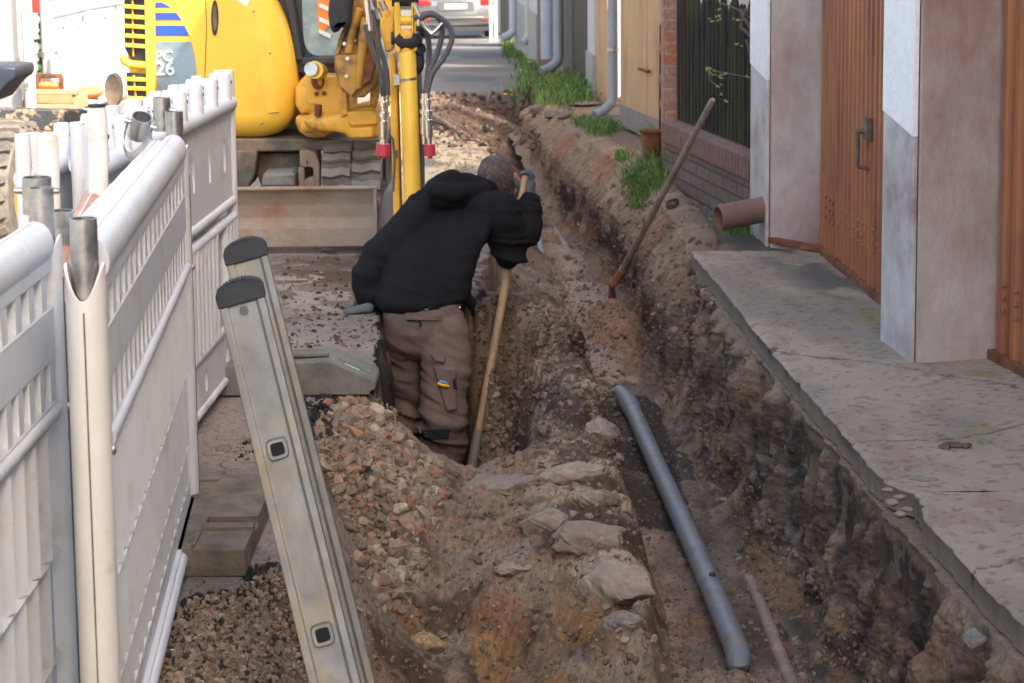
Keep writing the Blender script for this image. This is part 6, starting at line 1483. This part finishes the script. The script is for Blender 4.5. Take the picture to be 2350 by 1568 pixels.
# ------------------------------------------------------------------ grass
def grass(name, spots, seed=1, kind='stuff'):
    rr_ = np.random.RandomState(seed); vs, fs, cs = [], [], []
    for (px, py, rx, ry, n, h_) in spots:
        for i in range(int(n*.8)):
            q = rr_.normal(size=2)*.55; p = hitpx(px+q[0]*rx, py+q[1]*ry)
            if p.x < wallx(p.y)-.35: continue
            hh = h_*rr_.uniform(.5, 1.2); la = rr_.uniform(0, 6.28); ln = rr_.uniform(.2, .9)*hh; w_ = rr_.uniform(.0016, .0035)*max(1, p.y/11); d = V(math.cos(la), math.sin(la), 0); s_ = V(-d.y, d.x, 0)*w_
            if abs(d.x) > .8: s_ = V(w_, 0, 0)*1
            b = len(vs); m1 = p+d*ln*.3+V(0, 0, hh*.55); m2 = p+d*ln*.7+V(0, 0, hh*.9); e = p+d*ln+V(0, 0, hh*(.95-ln/hh*.25))
            vs += [p-s_-V(0, 0, .01), p+s_-V(0, 0, .01), m1-s_, m1+s_, m2-s_*.7, m2+s_*.7, e]; fs += [(b, b+1, b+3, b+2), (b+2, b+3, b+5, b+4), (b+4, b+5, b+6)]
            c = np.array([(.075, .15, .028), (.11, .20, .035), (.055, .105, .025), (.18, .21, .07)][rr_.choice(4, p=[.4, .3, .2, .1])])*rr_.uniform(.8, 1.2); cs += [c]*7
    me = bpy.data.meshes.new(name); me.from_pydata([tuple(v) for v in vs], [], fs); me.update()
    at = me.color_attributes.new('col', 'FLOAT_COLOR', 'POINT'); at.data.foreach_set('color', np.c_[np.array(cs), np.ones(len(cs))].astype(np.float32).ravel())
    return link(name, me, 'leaf', kind=kind, smooth=False)
grass('grass', [(1275, 215, 70, 26, 2200, .13), (1325, 195, 30, 20, 800, .13), (1225, 180, 30, 14, 500, .10), (1180, 110, 34, 12, 700, .14), (1185, 128, 25, 8, 300, .10), (1235, 122, 16, 7, 250, .14), (1205, 150, 20, 10, 200, .08),
   (1395, 297, 22, 9, 400, .08), (1345, 285, 25, 10, 300, .07), (1370, 305, 24, 8, 240, .07), (1425, 365, 14, 8, 160, .07), (1480, 420, 36, 20, 900, .12), (1530, 375, 34, 30, 1300, .20), (1560, 400, 20, 20, 400, .16), (1470, 450, 20, 16, 250, .08), (1698, 525, 46, 14, 900, .09), (1720, 505, 30, 10, 300, .12), (1600, 420, 16, 14, 120, .12), (1690, 470, 20, 14, 120, .12), (1640, 440, 40, 20, 160, .08), (1460, 475, 16, 10, 120, .05)])
for x, y in ((1600, 444),):
    p = hitpx(x, y+6); t = thing('dandelion', 'single yellow dandelion on the bank right of the leaning shovel', 'flower', p)
    MB().tube([p, p+V(.005, 0, .045)], .0018, 6).build('stem', 'leaf', t) if False else MB().tube([p, p+V(.005, 0, .045)], .0018, 6).build('stem', 'green', t)
    MB().ell(p+V(.005, 0, .048), (.015, .015, .006)).build('blossom', mat('dandelion_yellow', (.85, .50, .01), .7), t)
for k, (x, y) in enumerate(((1207, 172), (1215, 148), (1196, 168), (1290, 190), (1160, 225))):
    p = hitpx(x, y+4); m = MB(); m.ell(p+V(0, 0, .06), (.022, .022, .010)); o = m.build('dandelion', bpy.data.materials['dandelion_yellow']); tag(o, 'tiny yellow dandelion in the grass at the lane edge', 'flower', 'far dandelions')
# rusty pot at the corner of the cream shed
pt = thing('rusty_bucket', 'rusty iron bucket with a flared rim in front of the cream shed', 'bucket', P(1500, 362, 12.4))
Yp = 12.45; a_ = P(1500, 364, Yp); b_ = P(1500, 298, Yp); 
m = MB(); m.rings([[c+V(math.cos(t)*r, math.sin(t)*r, 0) for t in [2*math.pi*i/32 for i in range(32)]] for c, r in ((a_, .055), (a_+V(0, 0, .005), .062), (b_-V(0, 0, .012), .083), (b_-V(0, 0, .012), .098), (b_, .100), (b_, .088), (b_-V(0, 0, .012), .078), (a_+V(0, 0, .01), .055))]); m.build('body', 'rust', pt)
MB().tube([V(a_.x, a_.y, a_.z-.25), a_+V(0, 0, .006)], .05, 16).build('base', 'rust', pt)
# stick by the sand heap
for (pts_, lab) in (([(982, 268), (1010, 284), (1038, 304)], 'pale wooden stake lying on the dug earth beyond the hoses'), ([(985, 285), (1012, 294), (1034, 297)], 'short dark stick on the sand heap')):
    m = MB(); m.tube([hitpx(x, y)+V(0, 0, .04) for x, y in pts_], .022 if 'pale' in lab else .012, 10); tag(m.build('stick', 'greywood' if 'pale' in lab else 'bark'), lab, 'stick')

# ------------------------------------------------------------------ parked car
cq = XY(1050, 44.5); zc = float(roadz(np.array(44.5)))
car = thing('parked_car', 'silver car seen from behind parked at the far end of the lane', 'car', V(cq.x, 44.5, zc))
def carbox(secs, name, m, par, bevel=.0):
    mb = MB(); mb.rings([[V(cq.x+x, 44.5+y, zc+z) for x, z in s_] for y, s_ in secs]); return mb.build(name, m, par, bevel)
def cs(w_, z0, z1, ww=None, n=1): 
    ww = ww or w_; return [(-w_*.94, z0), (w_*.94, z0), (w_, z0+.12), (w_, (z0+z1)*.5), (ww, z1-.06), (ww*.93, z1), (-ww*.93, z1), (-ww, z1-.06), (-w_, (z0+z1)*.5), (-w_, z0+.12)]
bodyc = carbox([(-.06, cs(.80, .34, .80)), (.0, cs(.88, .28, .92)), (.25, cs(.90, .26, .97)), (1.2, cs(.91, .26, .97)), (3.3, cs(.91, .26, .95)), (4.2, cs(.84, .28, .85)), (4.4, cs(.74, .36, .7))], 'body', 'silver', car, .03)
carbox([(.10, cs(.80, .93, 1.05, .76)), (.55, cs(.78, .93, 1.50, .62)), (2.0, cs(.78, .93, 1.54, .62)), (3.0, cs(.78, .93, 1.02, .70))], 'cabin', 'black', car, .03)
mb = MB(); mb.rings([[V(cq.x+x, 44.5+y, zc+z) for x, z in cs(w_, .19, zt)] for y, w_, zt in ((-.085, .80, .40), (-.03, .87, .44), (.3, .905, .44))]); mb.build('bumper', mat('dark_bumper', (.03, .03, .033), .6), car, .02)
mb = MB(); mb.box(V(cq.x, 44.5-.098, zc+.50), (1.3, .03, .05)); mb.build('bumper_trim', 'silver', car, .01)
mb = MB(); mb.box(V(cq.x, 44.5-.075, zc+.77), (.52, .02, .115)); mb.build('number_plate', 'white', car, .004)
mb = MB(); mb.box(V(cq.x, 44.5-.060, zc+.78), (.86, .03, .24)); mb.build('plate_recess', 'silver', car, .01)
for s_ in (-1, 1):
    mb = MB(); mb.box(V(cq.x+s_*.74, 44.5-.02, zc+.86), (.32, .12, .15)); mb.build('tail_light', 'redpl', car, .03)
    mb = MB(); mb.box(V(cq.x+s_*.70, 44.5-.085, zc+.47), (.18, .03, .05)); mb.build('reflector', 'redpl', car, .01)
    for yy in (.75, 3.5):
        mb = MB(); mb.tube([V(cq.x+s_*.90, 44.5+yy, zc+.31), V(cq.x+s_*.66, 44.5+yy, zc+.31)], .31, 28); wh = mb.build('wheel', 'rubber', car, .02)
        mb = MB(); mb.tube([V(cq.x+s_*.905, 44.5+yy, zc+.31), V(cq.x+s_*.88, 44.5+yy, zc+.31)], .2, 20); mb.build('rim', 'galv', wh)

# ------------------------------------------------------------------ left background: wheel loader, bucket, far barriers
wl = thing('wheel_loader', 'wheel loader cut off by the left picture edge, with grooved tyre and chipped crossbeam', 'wheel loader', (-2.6, 9.5, 0))
tc_ = P(-10, 420, 8.2)
def wheel(c, R_, w_, ax):
    mb = MB(); prof = [(-w_/2, R_*.62), (-w_/2, R_*.86), (-w_*.42, R_*.95), (-w_*.2, R_*.985), (w_*.2, R_*.985), (w_*.42, R_*.95), (w_/2, R_*.86), (w_/2, R_*.62)]
    y = V(0, 0, 1); x = ax.cross(y).normalized(); rings = []
    for i in range(64):
        a = 2*math.pi*i/64; d = x*math.cos(a)+y*math.sin(a); rings.append([c+ax*o_+d*r for o_, r in prof])
    rings.append(rings[0]); mb.rings(rings, cap=False); o = mb.build('tyre', 'dusty_rubber', wl)
    mb = MB()
    for i in range(26):
        for s_ in (-1, 1):
            a = 2*math.pi*(i+(.5 if s_ > 0 else 0))/26; pts_ = []
            for t in (0, .33, .66, 1): aa = a+t*.20; rr_ = R_*(.985 if t < .8 else .95); pts_.append((c+ax*(s_*w_*(.02+.46*t))+(x*math.cos(aa)+y*math.sin(aa))*rr_, (x*math.cos(aa)+y*math.sin(aa))))
            for (p, d), (p2, d2) in zip(pts_[:-1], pts_[1:]): mb.beam(p, p2, R_*.10, R_*.07, up=d)
    mb.build('tread', 'dusty_rubber', o); mb = MB(); mb.tube([c-ax*w_*.3, c+ax*w_*.3], R_*.6, 28); mb.build('rim', 'worn_yellow', o)
_wq = P(-24, 420, 9.3); wheel(V(_wq.x, 9.3, .365), .36, .42, V(1, -.10, 0).normalized())
m = MB(); a_ = P(-300, 268, 10.2); b_ = P(196, 275, 10.6); m.beam(a_, b_, .12, .12); m.build('crossbeam', mat('chipped_beam', (.035, .042, .055), .6, var=.2, col2=(.33, .24, .14), c2amt=.46, c2scale=16, sharp=.03), wl, bevel=.008)
m = MB(); m.rings(pillow(smoothpoly([(-80, 152), (30, 152), (37, 160), (36, 180), (20, 190), (6, 204), (-20, 240), (-80, 240)], 1), 7.8, .3, .01, 3)[0]); m.build('mudguard', mat('dark_blue_plastic', (.028, .036, .055), .45), wl)
m = MB(); m.box((-3.9, 11.0, .9), (1.0, 2.4, .9)); m.build('chassis', 'yellow', wl, bevel=.05)
bk = thing('digger_bucket', 'rusty yellowish digger bucket standing in front of the far white barriers', 'bucket', P(115, 245, 14.2))
Yk = 14.0
m = MB(); m.prism([P(x, y, Yk) for x, y in [(55, 205), (175, 207), (176, 218), (54, 216)]], (0, .10, 0)); m.prism([P(x, y, Yk+.02) for x, y in [(56, 216), (68, 216), (64, 252), (46, 252)]], (0, .35, 0)); m.prism([P(x, y, Yk+.02) for x, y in [(164, 218), (176, 218), (182, 252), (170, 252)]], (0, .35, 0)); m.prism([P(x, y, Yk+.30) for x, y in [(60, 214), (172, 214), (176, 252), (52, 252)]], (0, .02, 0)); m.prism([P(x, y, Yk) for x, y in [(62, 240), (172, 241), (176, 252), (50, 252)]], (0, .12, 0))
m.build('shell', mat('sandy_bucket', (.42, .28, .15), .8, var=.2, col2=(.25, .13, .06), c2amt=.4), bk, bevel=.006)
m = MB(); m.prism([P(x, y, Yk+.05) for x, y in [(82, 170), (140, 170), (142, 180), (80, 180)]], (0, .05, 0)); m.prism([P(x, y, Yk+.05) for x, y in [(80, 178), (90, 178), (86, 206), (78, 206)]], (0, .05, 0)); m.prism([P(x, y, Yk+.05) for x, y in [(134, 178), (143, 178), (144, 206), (136, 206)]], (0, .05, 0)); m.build('hitch', 'rust', bk, bevel=.005)
m = MB(); m.rings([[P(110+math.cos(t)*a, 196+math.sin(t)*b, Yk+.1+c) for t in [2*math.pi*i/20 for i in range(20)]] for a, b, c in ((30, 12, -.0), (26, 9, -.04), (8, 3, -.06))]); o = m.build('orange_cloth', 'tape'); tag(o, 'orange cloth hanging over the digger bucket', 'cloth')
for k, (x, y, a, b, lab) in enumerate(((205, 212, 32, 14, 'orange sack on the ground right of the digger bucket'), (200, 232, 26, 16, 'white sack leaning below the orange sack'))):
    m = MB(); c = P(x, y, 14.6); m.ell(c, (a/295, .18, b/295)); o = m.build('sack', 'tape' if k == 0 else 'wall_white'); tag(o, lab, 'sack')
m = MB(); c = P(262, 205, 13.0); m.rings([[c+V(math.cos(t)*.055*s_, y_, math.sin(t)*.115*s_) for t in [2*math.pi*i/24 for i in range(24)]] for y_, s_ in ((-.05, .7), (-.06, 1), (.05, 1), (.05, .7))]); o = m.build('spare_wheel', 'darksteel'); tag(o, 'dark wheel standing left of the excavator grille', 'wheel')
# far sunlit barriers
qa = P(118, 250, 17.6); 
def far_bar(lab, pa, ya, pb, yb):
    a = XY(pa, ya); b = XY(pb, yb); return barrier_nub(lab, a, b, H=1.0, nubs=9, group='sunlit white barriers in the background')
far_bar('sunlit white barrier with scalloped top behind the digger bucket', 122, 15.6, 205, 17.2)
far_bar('sunlit white barrier with scalloped top just left of the excavator', 205, 17.25, 292, 18.6)
m = MB(); m.prism([P(x, y, 18.8) for x, y in [(128, -20), (242, -20), (236, 6), (215, 14), (180, 10), (150, 16), (132, 8)]], (0, .05, 0)); o = m.build('red_tarpaulin', 'red'); tag(o, 'red tarpaulin edge above the sunlit barriers', 'tarpaulin')
hd_ = thing('hedge', 'dark green bush between the downpipes', 'bush', P(110, 120, 20.5)); rr_ = np.random.RandomState(3); m = MB()
for i in range(900):
    c = P(rr_.uniform(92, 128), rr_.uniform(-60, 170), 20.5+rr_.uniform(-.3, .3)); a = V(*rr_.normal(size=3)).normalized()*.05; b = a.cross(V(*rr_.normal(size=3))).normalized()*.03; m.add([c-a, c+b, c+a, c-b], [(0, 1, 2, 3)])
m.build('foliage', mat('bush_leaf', (.05, .12, .03), .7, var=.3), hd_)
MB().tube([P(110, 190, 20.5), P(110, 60, 20.5)], .03, 8).build('stem', 'bark', hd_)
